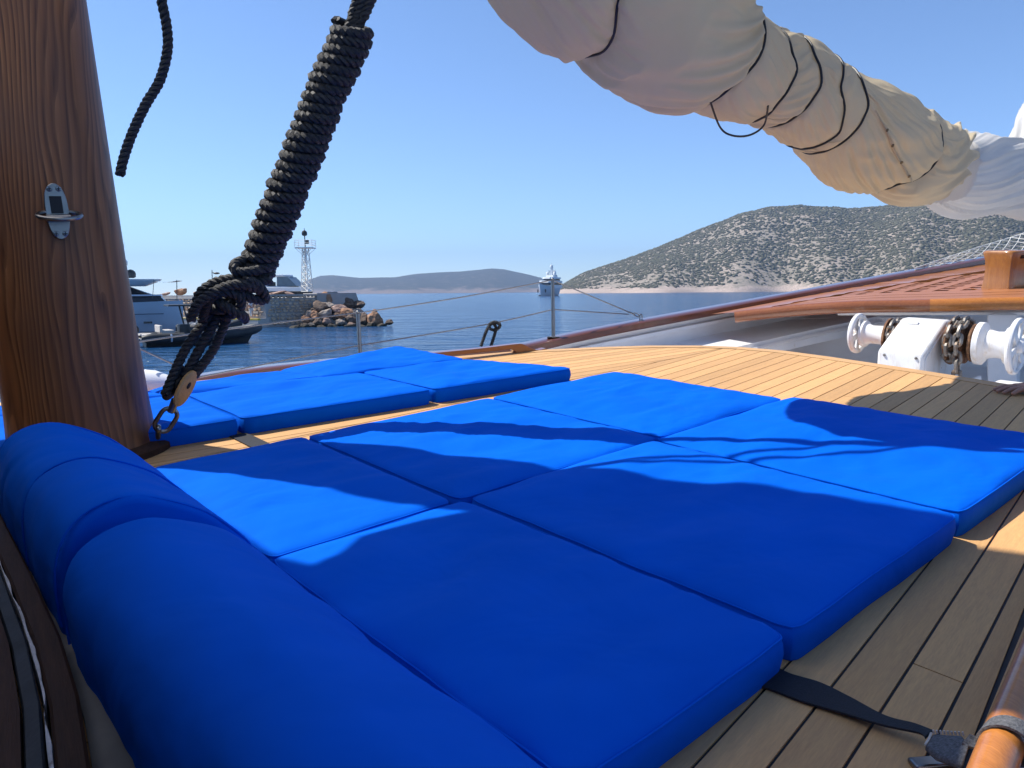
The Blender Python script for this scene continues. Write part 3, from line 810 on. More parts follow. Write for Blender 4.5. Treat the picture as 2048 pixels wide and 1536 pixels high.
# ------------------------------------------------------------------ furled sail
st = [(985, -250, 120, 2.30), (1060, -170, 150, 2.36), (1150, -90, 160, 2.42), (1228, -28, 153, 2.48), (1272, -8, 132, 2.52), (1290, 6, 122, 2.54), (1318, 26, 130, 2.58), (1360, 56, 134, 2.63), (1410, 94, 122, 2.70), (1460, 130, 110, 2.76), (1500, 146, 100, 2.83),
      (1545, 154, 88, 2.90), (1580, 172, 93, 2.96), (1618, 200, 94, 3.03), (1645, 218, 92, 3.08), (1665, 232, 86, 3.13), (1690, 248, 97, 3.2), (1718, 262, 102, 3.26), (1775, 290, 90, 3.4), (1818, 298, 76, 3.52),
      (1850, 308, 68, 3.62), (1880, 322, 66, 3.72), (1908, 336, 72, 3.82), (1940, 344, 66, 3.9), (1975, 352, 60, 4.0)]
SCn = A3([at_d(x, y, d * 1.2) for x, y, h, d in st]); SR = A3([h * d * 1.2 * .895 / F for x, y, h, d in st])
SP = spline(np.c_[SCn, SR], 12)
SP, sl_ = resample(SP, .0075)
SC_, SRr = SP[:, :3], SP[:, 3]
ST, _, _ = frames(SC_)
# smooth the axis directions
for _ in range(12): ST = (np.roll(ST, 1, 0) + ST * 2 + np.roll(ST, -1, 0)); ST[0] = ST[1]; ST[-1] = ST[-2]; ST /= np.linalg.norm(ST, axis=1)[:, None]
S_up = np.array([0, 0, 1.0]) - ST * ST[:, 2:3]; S_up /= np.linalg.norm(S_up, axis=1)[:, None]
S_sd = np.cross(ST, S_up)
def sidx(px):                                # bundle position whose axis shows at photo column px
    sg = 1 if S_sd[len(S_sd) // 2] @ CF < 0 else -1
    q = SC_ + S_sd * (SRr * sg)[:, None] - CAM; x = np.maximum.accumulate(1024 + F * (q @ CR) / (q @ CF))
    return np.interp(px, x, np.arange(len(x)))
TH = np.linspace(0, 2 * np.pi, 280, endpoint=False)
def sail_base(i, th):
    R = np.interp(i, np.arange(len(SRr)), SRr); s = np.interp(i, np.arange(len(sl_)), sl_)
    tw = th + s * 1.1
    k = 1 + .06 * fbm(np.stack([s * 3.2, np.cos(tw) * 1.25, np.sin(tw) * 1.25], -1) + 3.1, 2, 2)
    return R, s, k
CLOOPS = []                                   # every lashing: angle -> position along the bundle
def loop_at(c, th): return np.interp(np.mod(th, 2 * np.pi), c[0], c[1])
def ip_(i, X):
    n = np.arange(len(SC_)); return np.stack([np.interp(i, n, X[:, k]) for k in range(3)], -1)
def sail_pt(i, th, off=0.0, base=False):
    i = np.asarray(i, float); th = np.asarray(th, float); i, th = np.broadcast_arrays(i, th)
    if not base: return cloth_pt(i, th, off)
    R, s, k = sail_base(i, th); r = R * k + off
    return ip_(i, SC_) + (ip_(i, S_up) * np.cos(th)[..., None] + ip_(i, S_sd) * np.sin(th)[..., None]) * r[..., None]
side_sgn = 1 if (S_sd[len(S_sd) // 2] @ CF) < 0 else -1
_ii, _tt = np.meshgrid(np.arange(0, len(SC_), 2.0), np.linspace(-1.25, 1.25, 80) + side_sgn * math.pi / 2, indexing='ij')
_bp = sail_pt(_ii, _tt, 0, True) - CAM
_bx, _by = 1024 + F * (_bp @ CR) / (_bp @ CF), 768 - F * (_bp @ CU) / (_bp @ CF)
def on_sail(px, py):                          # bundle coordinates seen at a photo point
    k = np.argmin((_bx - px) ** 2 + (_by - py) ** 2); return _ii.ravel()[k], np.mod(_tt.ravel()[k], 2 * np.pi)
CORD_PX = [[(1258, -30), (1258, 0), (1250, 55), (1232, 95)], [(1538, 62), (1533, 100), (1508, 150), (1470, 184), (1425, 208)], [(1592, 85), (1602, 120), (1592, 165), (1578, 190)],
           [(1634, 108), (1648, 140), (1643, 180)], [(1690, 155), (1702, 190), (1699, 250)], [(1730, 175), (1737, 200), (1736, 232)], [(1893, 275), (1883, 315), (1858, 342), (1825, 352)]]
for q in CORD_PX:
    a_ = A3([on_sail(*p) for p in q]); a_ = a_[np.argsort(a_[:, 1])]
    m_ = a_[:, 0].mean()
    t_ = np.r_[a_[-1, 1] - 2 * np.pi, a_[:, 1], a_[0, 1] + 2 * np.pi]
    CLOOPS.append((np.linspace(0, 2 * np.pi, 120), np.interp(np.linspace(0, 2 * np.pi, 120), t_, np.r_[a_[-1, 0], a_[:, 0], a_[0, 0]])))
def sidx(px): return on_sail(px, np.interp(px, [1100, 1290, 1500, 1645, 1775, 1880, 1965], [-60, 10, 152, 218, 298, 328, 352]))[0]
sail = thing('furled_sail', SC_[len(SC_) // 2] - A3([0, 0, .3]), 'beige canvas covered sail bundle lashed with thin black cords, hanging across the sky', 'sail')
iend = min(len(SC_) - 1, int(sidx(1940)))
# the loose cover is draped over the roll by a small cloth relaxation: gravity, stretch, the roll inside, the lashings outside
STEP = 1.25
NI, MJ = int(iend / STEP), 200
ci = np.arange(NI) * STEP
cth = np.linspace(0, 2 * np.pi, MJ, endpoint=False)
CI, CT = np.meshgrid(ci, cth, indexing='ij')
Xc = sail_pt(CI, CT, 0, True)
cen = ip_(ci, SC_)[:, None]; cdir = ip_(ci, ST)[:, None]
Rc = (np.interp(ci, np.arange(len(SRr)), SRr))[:, None]
li, lj = np.linalg.norm(np.diff(Xc, axis=0), axis=-1), np.linalg.norm(np.roll(Xc, -1, 1) - Xc, axis=-1)
exc = 1 + .125 * (1 + .6 * vnoise(np.stack([ci * .011, ci * 0 + 3.3, ci * 0 + 1.2], -1)))[:, None]
Li, Lj = li * 1.045, lj * exc
ld = np.linalg.norm(np.roll(Xc, -1, 1)[1:] - Xc[:-1], axis=-1) * 1.07
rel0 = Xc - cen; rel0 /= np.linalg.norm(rel0, axis=-1, keepdims=True)
s_i = np.interp(CI, np.arange(len(sl_)), sl_)
for tws, f_, amp in ((-3.2, 3.2, .045), (2.6, 5.0, .036), (.4, 8.0, .022)):
    t_ = CT - s_i * tws
    Xc = Xc + rel0 * (amp * vnoise(np.stack([s_i * 1.6 + f_, np.cos(t_) * f_, np.sin(t_) * f_], -1), int(f_)))[..., None]
Xp = Xc.copy()
cin = np.zeros((NI, MJ), bool); TG = Xc.copy()
for n_c, c in enumerate(CLOOPS):
    m_ = np.abs(CI - loop_at(c, CT)) <= 1.3; cin |= m_
    tws = (.20, -.26, .16, -.10, .24, -.22, .30)[n_c]
    tt_ = CT[m_] + tws
    pl = 1 + .030 * np.sin(tt_ * 17 + 2 * np.sin(tt_ * 3 + n_c)) + .010 * np.sin(tt_ * 31 + n_c)
    rr_ = np.interp(CI[m_], np.arange(len(SRr)), SRr) * .875 * pl
    TG[m_] = ip_(CI[m_], SC_) + (ip_(CI[m_], S_up) * np.cos(tt_)[:, None] + ip_(CI[m_], S_sd) * np.sin(tt_)[:, None]) * rr_[:, None]
jj_e, jj_o = np.arange(0, MJ, 2), np.arange(1, MJ, 2)
def fix(Pa, Pb, L):
    d = Pb - Pa; n = np.linalg.norm(d, axis=-1) + 1e-9
    k = np.where(n > L, .5, .5 * .85) * (n - L) / n
    return d * k[..., None]
for it in range(380):
    V_ = (Xc - Xp) * .90; Xp = Xc.copy()
    Xc = Xc + V_; Xc[..., 2] -= .16e-4
    for par in (0, 1):
        a_, b_ = Xc[par:-1:2], Xc[par + 1::2]; q_ = fix(a_, b_, Li[par::2]); a_ += q_; b_ -= q_
        ja, jb = (jj_e, jj_o) if par == 0 else (jj_o, np.mod(jj_o + 1, MJ))
        A_, B_ = Xc[:, ja], Xc[:, jb]; q_ = fix(A_, B_, Lj[:, ja]); Xc[:, ja] = A_ + q_; Xc[:, jb] = B_ - q_
        A_, B_ = Xc[par:-1:2], np.roll(Xc[par + 1::2], -1, 1); q_ = fix(A_, B_, ld[par::2]) * .5
        Xc[par:-1:2] += q_; Xc[par + 1::2] -= np.roll(q_, 1, 1)
    if it % 3 == 0:                           # a little bending stiffness
        lap = (np.roll(Xc, 1, 1) + np.roll(Xc, -1, 1)) / 2 - Xc
        lap[1:-1] += (Xc[2:] + Xc[:-2]) / 2 - Xc[1:-1]
        Xc = Xc + .04 * lap
    rel = Xc - cen; ax_ = (rel * cdir).sum(-1, keepdims=True); rad = rel - ax_ * cdir; rn = np.linalg.norm(rad, axis=-1, keepdims=True) + 1e-9
    lo = .93 * Rc[..., None]; hi = np.where(cin, .96 * Rc, 9)[..., None]; lo = np.where(cin[..., None], .80 * Rc[..., None], lo)
    Xc = Xc + rad / rn * (np.clip(rn, lo, hi) - rn)
    f_ = min(1, it / 60)
    Xc[cin] += (TG[cin] - Xc[cin]) * .5 * f_
    for e_ in (0, -1): Xc[e_] = Xp[e_]
for _ in range(2):
    lap = (np.roll(Xc, 1, 1) + np.roll(Xc, -1, 1)) / 2 - Xc; lap[1:-1] += (Xc[2:] + Xc[:-2]) / 2 - Xc[1:-1]; Xc = Xc + .12 * lap
# larger loose pleats: long diagonal folds and tucks fanning out from the lashings
rel = Xc - cen; rel -= cdir * (rel * cdir).sum(-1, keepdims=True); rel /= np.linalg.norm(rel, axis=-1, keepdims=True)
dsp = 0
for tws, f_, amp, sd_ in ((-2.4, 1.7, .030, 71), (1.9, 2.6, .016, 83)):
    t_ = CT - s_i * tws
    n_ = fbm(np.stack([s_i * 1.15 + f_, np.cos(t_) * f_, np.sin(t_) * f_], -1), 2, sd_)
    dsp = dsp + amp * (np.clip(1 - np.abs(n_) * 2.6, 0, 1) ** 1.7 - .18)
near_c = 0
for n_c, c in enumerate(CLOOPS):
    d = (CI - loop_at(c, CT)) * .0075 / .17
    lean = CT + d * (.55 if n_c % 2 else -.5)
    g = np.exp(-np.abs(d) * 1.25) * (1 - np.exp(-(d / .16) ** 2))
    dsp = dsp + .034 * g * (np.clip(1 - np.abs(vnoise(np.stack([d * .35, np.cos(lean) * 3.4, np.sin(lean) * 3.4], -1) + n_c * 5.1, 6)) * 2.6, 0, 1) ** 1.4 - .25)
    near_c = np.maximum(near_c, np.exp(-(d / .14) ** 2))
dsp = np.broadcast_to(dsp, CI.shape)
for _ in range(5):
    dn_ = (np.roll(dsp, 1, 1) + np.roll(dsp, -1, 1) + 2 * dsp) / 4; dn_[1:-1] = (dn_[:-2] + 2 * dn_[1:-1] + dn_[2:]) / 4; dsp = dn_
Xc = Xc + rel * ((dsp * .85 * (1 - .85 * near_c) * (Rc / .3))[..., None])
lap = (np.roll(Xc, 1, 1) + np.roll(Xc, -1, 1)) / 2 - Xc; Xc = Xc + .25 * lap
def cloth_pt(i, th, off=0.0):
    i = np.clip(np.asarray(i, float) / STEP, 0, NI - 1.001); j = np.mod(np.asarray(th, float), 2 * np.pi) / (2 * np.pi) * MJ
    i, j = np.broadcast_arrays(i, j); i0 = i.astype(int); j0 = j.astype(int) % MJ; fi, fj = (i - i0)[..., None], (j - np.floor(j))[..., None]; j1 = (j0 + 1) % MJ
    P = (Xc[i0, j0] * (1 - fj) + Xc[i0, j1] * fj) * (1 - fi) + (Xc[i0 + 1, j0] * (1 - fj) + Xc[i0 + 1, j1] * fj) * fi
    c_ = ip_(np.clip(i * STEP, 0, len(SC_) - 1), SC_); d_ = P - c_; t_ = ip_(np.clip(i * STEP, 0, len(SC_) - 1), ST); d_ = d_ - t_ * (d_ * t_).sum(-1, keepdims=True)
    return P + d_ / np.linalg.norm(d_, axis=-1, keepdims=True) * off
mb = MB(); mb.grid(Xc, cv=True); mb.f.append(tuple(range(MJ))); sc_o = mb.build('sail_cover', M['sail_cover'], sail, ang=180)
ssd = sc_o.modifiers.new('subdiv', 'SUBSURF'); ssd.levels = 1; ssd.render_levels = 1
for c in CLOOPS:
    th = np.linspace(0, 2 * np.pi, 90, endpoint=False)
    P = sail_pt(loop_at(c, th), th, .009)
    for _ in range(4): P = (np.roll(P, 1, 0) + P * 2 + np.roll(P, -1, 0)) / 4
    MB().tube(P, .0048, 6, closed=True).build('lashing_cord', M['cord'], sail)
P = spline([sail_pt(sidx(1470), math.pi - .2, .002), at_d(1440, 254, 3.2), at_d(1465, 271, 3.22), at_d(1500, 270, 3.27), at_d(1528, 250, 3.35), sail_pt(sidx(1560), math.pi - .7, .002)], 10)
MB().tube(P, .0042, 6).build('cord_loop', M['cord'], sail)
def flap(p0, p1, w, name, nh):
    n = 26; t = np.linspace(0, 1, n)
    i0, t0 = p0; i1, t1 = p1
    G0 = sail_pt(i0 + (i1 - i0) * t, side_sgn * (t0 + (t1 - t0) * t), .006)
    G1 = sail_pt(i0 + (i1 - i0) * t + w[0], side_sgn * (t0 + (t1 - t0) * t + w[1]), .010)
    Gs = [G0 * (1 - k) + G1 * k for k in np.linspace(0, 1, 5)]
    o = sail_pt(i0 + (i1 - i0) * t + w[0], side_sgn * (t0 + (t1 - t0) * t + w[1]), -.004)
    f_ = MB().grid(A3([sail_pt(i0 + (i1 - i0) * t, side_sgn * (t0 + (t1 - t0) * t), -.004)] + Gs + [o])).build(name, M['sail_cover'], sail, ang=60)
    for k in range(nh):
        tt = (k + .7) / (nh + .4); ii = i0 + (i1 - i0) * tt + w[0] * .5; a_ = side_sgn * (t0 + (t1 - t0) * tt + w[1] * .5)
        c = sail_pt(ii, a_, .010); q_ = sail_pt(ii, a_, .03); nn = (q_ - c) / np.linalg.norm(q_ - c)
        MB().lathe(c, nn, [(0, .0075), (.002, .007), (.0025, .003)], 12).build('grommet', M['brass'], f_)
def flap_px(a_, b_, w, name, nh):
    (i0, t0), (i1, t1) = on_sail(*a_), on_sail(*b_)
    flap((i0, side_sgn * t0), (i1, side_sgn * t1), w, name, nh)
flap_px((1745, 232), (1838, 328), (5, .07), 'buttoned_flap', 4)

# white jib cloth at the far end, gathered and rising towards the bow
jib = thing('jib', at_d(2000, 400, 4.2), 'white jib gathered at the bow end of the beige sail bundle', 'sail')
js = [(1890, 338, 56, 4.5), (1915, 344, 66, 4.62), (1940, 347, 68, 4.72), (1975, 350, 62, 4.85), (2020, 354, 58, 5.05), (2080, 366, 54, 5.5), (2160, 388, 48, 6.1), (2260, 414, 44, 6.7)]
def cloth_tube(js, seed, amp, name, mat):
    P = spline(np.c_[A3([at_d(x, y, d) for x, y, h, d in js]), A3([h * d / F for x, y, h, d in js])], 12); P, s = resample(P, .012)
    T, Nn, Bn = frames(P[:, :3]); th = np.linspace(0, 2 * np.pi, 160, endpoint=False); S, TT = np.meshgrid(s, th, indexing='ij')
    t_ = TT + S * 1.4
    q = np.stack([S * .9, np.cos(t_) * 2.6, np.sin(t_) * 2.6], -1)
    k = 1 + amp * .5 * fbm(q * A3([1.2, .5, .5]), 2, seed) + amp * (np.clip(1 - np.abs(fbm(q, 2, seed + 5)) * 2.2, 0, 1) ** 1.5 - .3) + amp * .5 * (np.clip(1 - np.abs(fbm(q * A3([1, 2.2, 2.2]), 2, seed + 9)) * 2.2, 0, 1) - .4)
    G = P[:, None, :3] + (Nn[:, None] * np.cos(TT)[..., None] + Bn[:, None] * np.sin(TT)[..., None]) * (P[:, 3][:, None] * k)[..., None]
    mb = MB(); mb.grid(G, cv=True); mb.f.append(tuple(range(160))); mb.f.append(tuple(len(P) * 160 - 160 + k for k in range(160))[::-1])
    return mb.build(name, mat, jib, ang=180)
cloth_tube(js, 77, .10, 'foot_bundle', M['sail_white'])
cloth_tube([(1990, 352, 26, 5.0), (2045, 330, 40, 5.1), (2090, 285, 50, 5.3), (2150, 200, 58, 5.6), (2250, 60, 62, 6.0)], 90, .13, 'raised_luff', M['sail_white'])
th = np.linspace(0, 2 * np.pi, 30, endpoint=False)
kc = at_d(1944, 298, 4.5)
for k in range(3):
    MB().tube([kc + CR * (.018 * math.cos(x + k)) * (1 + .5 * k % 2) + CU * (.035 * math.sin(x)) + CF * .012 * math.sin(2 * x + k) + CU * (-.02 + .02 * k) for x in th], .0055, 6, closed=True).build('cord_knot', M['cord'], jib)

# ------------------------------------------------------------------ awning added overhead out of view, cut to cast the foreground shadow
sh = [(.47, 2.75), (.50, 1.70), (.52, 1.31), (.55, 1.215), (.60, 1.22), (.68, 1.28), (.83, 1.27), (1.03, 1.19), (1.20, .94), (1.55, .36), (1.95, -.4), (1.2, -.55), (.95, .245), (-.45, .20), (-.45, 2.75)]
AWW = 2.1
k_ = (AWW - 0.0) / (SUNV @ NX)
sv = A3([SUNV @ AX, SUNV @ BX]) * k_
aw = thing('awning', D(-.5, 2, WD), 'canvas awning added overhead out of view, cut to shade the foreground', 'awning')
poly = [D(u + sv[0], v + sv[1], AWW) for u, v in sh]
MB().add(poly, [tuple(range(len(poly)))]).build('canopy', M['canvas'], aw, smooth=False)
for u, v in ((-.45, .2), (-.45, 2.75)):
    MB().tube([D(u + sv[0] + .03, v + sv[1], WD - .6), D(u + sv[0] + .03, v + sv[1], AWW)], .02, 10).build('pole', M['steel'], aw)

# wheelhouse front added unseen behind the camera to block skylight from aft
wh = thing('wheelhouse', D(-.5, 1.5, WD), 'dark wheelhouse front with windows, added behind the camera to block skylight', 'wheelhouse')
mb = MB()
mb.prism([D(-.34, -1.3, -.2), D(-.34, 4.4, -.2), D(-.34, 4.4, .55), D(-.34, -1.3, .55)], AX * -.06)
for v in (-1.25, -.2, .9, 2.0, 3.1, 4.3): mb.prism([D(-.34, v - .06, .55), D(-.34, v + .06, .55), D(-.34, v + .06, .9), D(-.34, v - .06, .9)], AX * -.06)
mb.prism([D(-.34, -1.3, .9), D(-.34, 4.4, .9), D(-.34, 4.4, .98), D(-.34, -1.3, .98)], AX * -.06)
mb.build('wall', M['dark_wood'], wh, smooth=False)
for v in (-.725, .35, 1.45, 2.55, 3.7): MB().box(D(-.375, v, .725), AX * .004, BX * .52, NX * .174).build('window', M['glass_dark'], wh)

# ------------------------------------------------------------------ port bulwark with cap rail
cap_px = [(-150, 840, -.15), (120, 797, -.15), (290, 772, -.15), (420, 747, -.15), (640, 722, -.16), (870, 705, -.165), (1040, 692, -.165), (1110, 674, -.14), (1280, 641, -.07), (1500, 601, .0), (1740, 557, .12), (1975, 514, .25), (2060, 499, .30)]
cap = spline([at_w(*q) for q in cap_px], 14)
cap, _ = resample(cap, .05)
cq = A3([uvw(p) for p in cap])
for _ in range(25): cq[1:-1] = (cq[:-2] + cq[1:-1] * 2 + cq[2:]) / 4
cap = A3([D(*q) for q in cq])
bw = thing('bulwark', cap[len(cap) // 2] - A3([0, 0, .7]), 'white painted bulwark with varnished mahogany cap rail along the far side of our deck', 'bulwark')
t2 = np.gradient(cq[:, :2], axis=0); t2 /= np.linalg.norm(t2, axis=1)[:, None]
inn = np.stack([t2[:, 1], -t2[:, 0]], 1)                      # pointing inboard (towards starboard)
def off(k, d, w): q = cq[k]; return D(q[0] + inn[k, 0] * d, q[1] + inn[k, 1] * d, q[2] + w)
def sweep_rail(prof, k0, k1, name, mat, parent, closed=True, ang=40):
    G = A3([[off(k, d, w) for d, w in prof] for k in range(k0, k1)])
    mb = MB(); mb.grid(G, cv=closed); m = len(prof)
    if closed: mb.f.append(tuple(range(m))); mb.f.append(tuple((k1 - k0 - 1) * m + k for k in range(m))[::-1])
    return mb.build(name, mat, parent, ang=ang)
K = len(cq)
cuts = [0, int(K * .34), int(K * .66), K]
for a_, b_ in zip(cuts[:-1], cuts[1:]):
    sweep_rail([(-.085, -.045), (-.09, -.01), (-.075, .0), (.06, .0), (.072, -.008), (.075, -.04), (.062, -.055), (-.07, -.055)], a_, min(b_ + 1, K), 'cap_rail', M['varnish_dark'], bw)
sweep_rail([(.0, -.055), (.0, -.80), (-.09, -.95), (-.12, -.4), (-.075, -.055)], 0, K, 'wall', M['white'], bw)
kk0 = int(np.argmin(np.abs(cq[:, 0] - 3.4)))
sweep_rail([(.0, -.10), (.035, -.105), (.04, -.13), (.0, -.14)], kk0, K, 'stringer', M['white'], bw)
sweep_rail([(.0, -.225), (.42, -.245), (.43, -.36), (.0, -.42)], kk0 + 4, K, 'ledge', M['white'], bw)
sweep_rail([(.43, -.28), (.45, -.27), (.465, -.285), (.45, -.30)], kk0 + 6, K, 'pipe', M['white'], bw)

# ------------------------------------------------------------------ stanchions and guard wires
stn = 'guard rail stanchions on the cap rail'
def stanchion(top, foot, label):
    t = thing('stanchion', foot, label, 'stanchion', stn)
    ax = (top - foot); L = np.linalg.norm(ax); ax /= L
    MB().lathe(foot, ax, [(0, .0135), (L * .96, .0125), (L - .004, .012), (L, .007)], 16).build('post', M['steel'], t)
    MB().ell(top + ax * .006, CR * .012, CF * .012, ax * .010).build('cap', M['steel'], t)
    MB().box(foot + NX * .003, CR * .045 + CF * .006, CF * .03, NX * .003).build('foot_plate', M['steel'], t, bevel=.001)
    return t
def capz(px):
    q = cap - CAM; x = 1024 + F * (q @ CR) / (q @ CF); k = np.argmin(np.abs(x - px)); return cap[k]
f1 = capz(1111); f1 = f1 + NX * .002
f1d = np.linalg.norm(f1 - CAM)
t1 = at_d(1105, 560, f1d * 1.0)
stanchion(t1, f1, 'steel stanchion standing in front of the white motor yacht at anchor')
f0 = capz(727); f0d = np.linalg.norm(f0 - CAM)
t0 = at_d(716, 626, f0d)
stanchion(t0, f0, 'shorter looking steel stanchion by the tip of the rock breakwater')
eye = capz(1281) + NX * .035
ed = np.linalg.norm(eye - CAM)
def wire(pts, label, r=.0045):
    mb = MB(); mb.tube(resample(spline(pts, 10), .05)[0], r, 6)
    return tag(mb.build('guard_wire', M['wire']), label, 'wire', 'guard wires of the rail')
lowk = .42
m1, m0 = f1 + (t1 - f1) * .49, f0 + (t0 - f0) * .10
tw = at_d(262, 686, 3.9)
wire([at_d(-80, 740, 3.4), tw, at_d(480, 655, 4.4), t0], 'upper guard wire from the mast to the near stanchion')
wire([t0, (t0 + t1) / 2 - NX * .012, t1], 'upper guard wire between the two stanchions')
wire([t1, eye - CR * .09 + CU * .03], 'steep guard wire from the stanchion top down to the eye on the rail')
j0 = at_d(722, 690, f0d)
wire([at_d(400, 754, 4.2), j0], 'lower guard wire running behind the rope tackle')
wire([j0, at_d(966, 650, f1d * .99), m1], 'lower guard wire with black lines hung over it')
wire([m1, eye - CR * .09 + CU * .012], 'nearly level lower guard wire from the stanchion to the eye')
wire([at_d(281, 698, 3.75), at_d(352, 731, 3.8)], 'short slanting wire behind the foot of the mast')
ey = thing('wire_eye', capz(1281), 'small shackle and eye bolt joining guard wires to the cap rail', 'shackle')
mb = MB()
mb.tube(link_path(eye - CR * .03 + CU * .008, CR * .9 - CU * .4, CU, .012, .010), .0035, 8, closed=True); mb.build('shackle', M['steel'], ey)
mb = MB(); mb.tube(link_path(eye - CR * .065 + CU * .02, CR * .9 - CU * .4, CF * .8 + CU * .5, .018, .008), .0035, 8, closed=True); mb.build('turnbuckle', M['steel'], ey)
mb = MB(); mb.tube(link_path(eye - NX * .012 + CR * .004, NX, CR * .8 + CF * .6, .012, .012), .0042, 8, closed=True); mb.build('eye_bolt', M['steel'], ey)
MB().lathe(capz(1281) + CR * .01, NX, [(0, .022), (.004, .02), (.008, .008)], 14).build('base', M['steel'], ey)
MB().tube([eye - CR * .095 + CU * .03, eye - CR * .07 + CU * .022], .006, 8).build('ferrule', M['steel'], ey)
# black lines over the lower wire
bl = thing('line_bundle', at_d(975, 690, 4.6), 'small bunch of black line knotted over the lower guard wire', 'rope')
dd = f1d * .985
for q in ([(962, 692), (972, 664), (980, 650), (988, 644), (1000, 648)], [(982, 692), (989, 670), (992, 655), (984, 646), (978, 650)], [(978, 656), (986, 660), (996, 657), (1000, 650), (992, 645), (982, 648), (978, 655)]):
    mb = MB(); rope_mb(mb, spline([at_d(x, y, dd + .012 * (k % 3)) for k, (x, y) in enumerate(q)], 8), .0125, seg=6, per=6); mb.build('line', M['rope'], bl)

# ------------------------------------------------------------------ handrails on the cabin roof
hr = thing('handrail', at_w(1000, 705, WD), 'varnished wooden grab rail with scooped foot at the far edge of the cabin roof', 'handrail')
def hp(px, py): 
    r = ray(px, py); p0 = D(2.6, 3.12, WD); n = BX + AX * .18; n /= np.linalg.norm(n)
    return CAM + r * (((p0 - CAM) @ n) / (r @ n))
out_ = [(700, 726), (780, 716), (870, 706), (960, 697), (1034, 688), (1048, 689), (1062, 696), (1078, 700), (1092, 697), (1096, 703), (1090, 707), (1040, 710), (1032, 704), (1022, 699), (1000, 701), (960, 705), (900, 711), (860, 715), (780, 725), (700, 735)]
poly = spline([hp(*q) for q in out_], 3, closed=True)
mb = MB(); mb.prism(poly[::-1], (BX + AX * .18) * .045); mb.build('rail', M['varnish'], hr, bevel=.006)
sr = thing('handrail', at_w(1960, 1480, WD), 'orange varnished round handrail in the bottom right corner with a strap tied round it', 'handrail')
RO = .018
P = spline([D(-.2, .085 - RO, .0), D(.5, .175 - RO, .0), D(.85, .222 - RO, .0), D(1.26, .272 - RO, .0), D(1.8, .335, .0), D(2.4, .41, -.01), D(2.62, .44, -.055)], 10)
MB().tube(P, .0225, 18).build('rail', M['iroko'], sr)
for u in (.35, 1.75): MB().lathe(D(u, .085 + .125 * (u + .2), WD), NX, [(0, .03), (.02, .02), (.06, .02)], 14).build('post', M['iroko'], sr)
sd = thing('side_coaming', D(1.2, .1, WD - .1), 'pale painted coaming edge just outside the near handrail', 'coaming')
mb = MB(); mb.prism([D(-.3, .01, WD - .1), D(-.3, .06, WD - .1), D(-.3, .06, WD + .03), D(-.3, .01, WD + .03)], AX * 2.6 + BX * .325); mb.build('ledge', M['white'], sd, bevel=.006)
mb = MB(); mb.prism([D(-.3, -.2, WD - .2), D(-.3, .005, WD - .2), D(-.3, .005, WD + .05), D(-.3, -.2, WD + .05)], AX * 2.6 + BX * .325); mb.build('outer_plank', M['varnish'], sd, bevel=.006)

# ------------------------------------------------------------------ strap tied to the near handrail
sp = thing('webbing_strap', at_w(1700, 1430, WD), 'black webbing strap from under the mattress tied round the near handrail', 'strap')
def ribbon(pts, wid, th_=.0016):
    """pts: (center, half width vector)"""
    C = spline([np.r_[c, h] for c, h in pts], 12); G = []
    for q in C:
        c, h = q[:3], q[3:]; 
        G.append([c - h, c + h])
    G = A3(G); T = np.gradient(G.mean(1), axis=0); n = np.cross(T, G[:, 1] - G[:, 0]); n /= np.linalg.norm(n, axis=1)[:, None]
    n = n[:, None] * th_
    mb = MB(); mb.grid(np.concatenate([G - n, (G + n)[:, ::-1]], 1), cv=True); return mb
def dk(px, py, w=WD + .003): return at_w(px, py, w)
pa, pb = (1530, 1345), (1490, 1385)
e = []
for (x0, y0), (x1, y1), w in (((1545, 1330), (1490, 1368), .003), ((1580, 1348), (1536, 1378), .003), ((1640, 1366), (1606, 1404), .004), ((1700, 1395), (1682, 1426), .007), ((1770, 1432), (1762, 1450), .014), ((1830, 1448), (1836, 1466), .022), ((1866, 1462), (1850, 1476), .028)):
    a_, b_ = dk(x0, y0, WD + w), dk(x1, y1, WD + w); e.append(((a_ + b_) / 2, (b_ - a_) / 2))
ribbon(e, .02).build('strap_band', M['webbing'], sp)
c0, c1 = dk(1850, 1478, WD + .035), dk(1880, 1462, WD + .035)
bc = [dk(1866, 1466, WD + .034), dk(1925, 1470, WD + .05), dk(1938, 1488, WD + .06), dk(1925, 1530, WD + .05), dk(1872, 1510, WD + .035), dk(1850, 1490, WD + .03)]
mb = MB(); mb.prism(bc, NX * -.009); mb.build('folded_end', M['grey_webbing'], sp, bevel=.003)
for k in range(9):
    t = k / 8; p = bc[0] * (1 - t) + bc[1] * t
    MB().tube([p + NX * .002 + CU * .002, p + NX * .003 - CU * .003 + CR * .001], .0013, 5).build('stitch', M['stitch'], sp)
MB().tube([bc[0] - CR * .002, bc[0] * .5 + bc[5] * .5, bc[5]], .0016, 5).build('stitch', M['stitch'], sp)
rc = uvw(at_w(1985, 1490, .0)); rv = lambda u: .085 - RO + .125 * (u + .2)
e = []
uu = .93
for k, a_ in enumerate(np.linspace(-1.9, 3.6, 12)):
    c = D(uu + .012 * (k - 4) / 4, rv(uu), .0) ; rr = .027
    d_ = -BX * math.sin(a_) * -1 * -1 + NX * math.cos(a_)
    p = c + (-BX * math.sin(a_) + NX * math.cos(a_)) * rr
    e.append((p, AX * .013))
e = [((bc[1] + bc[2]) / 2, AX * .012)] + e
ribbon(e, .02).build('loop', M['grey_webbing'], sp)
bb = dk(1868, 1525, WD + .004)
MB().box(bb, CR * .03 + CF * .004, CF * .012, NX * .004).build('buckle', M['steel'], sp, bevel=.003)

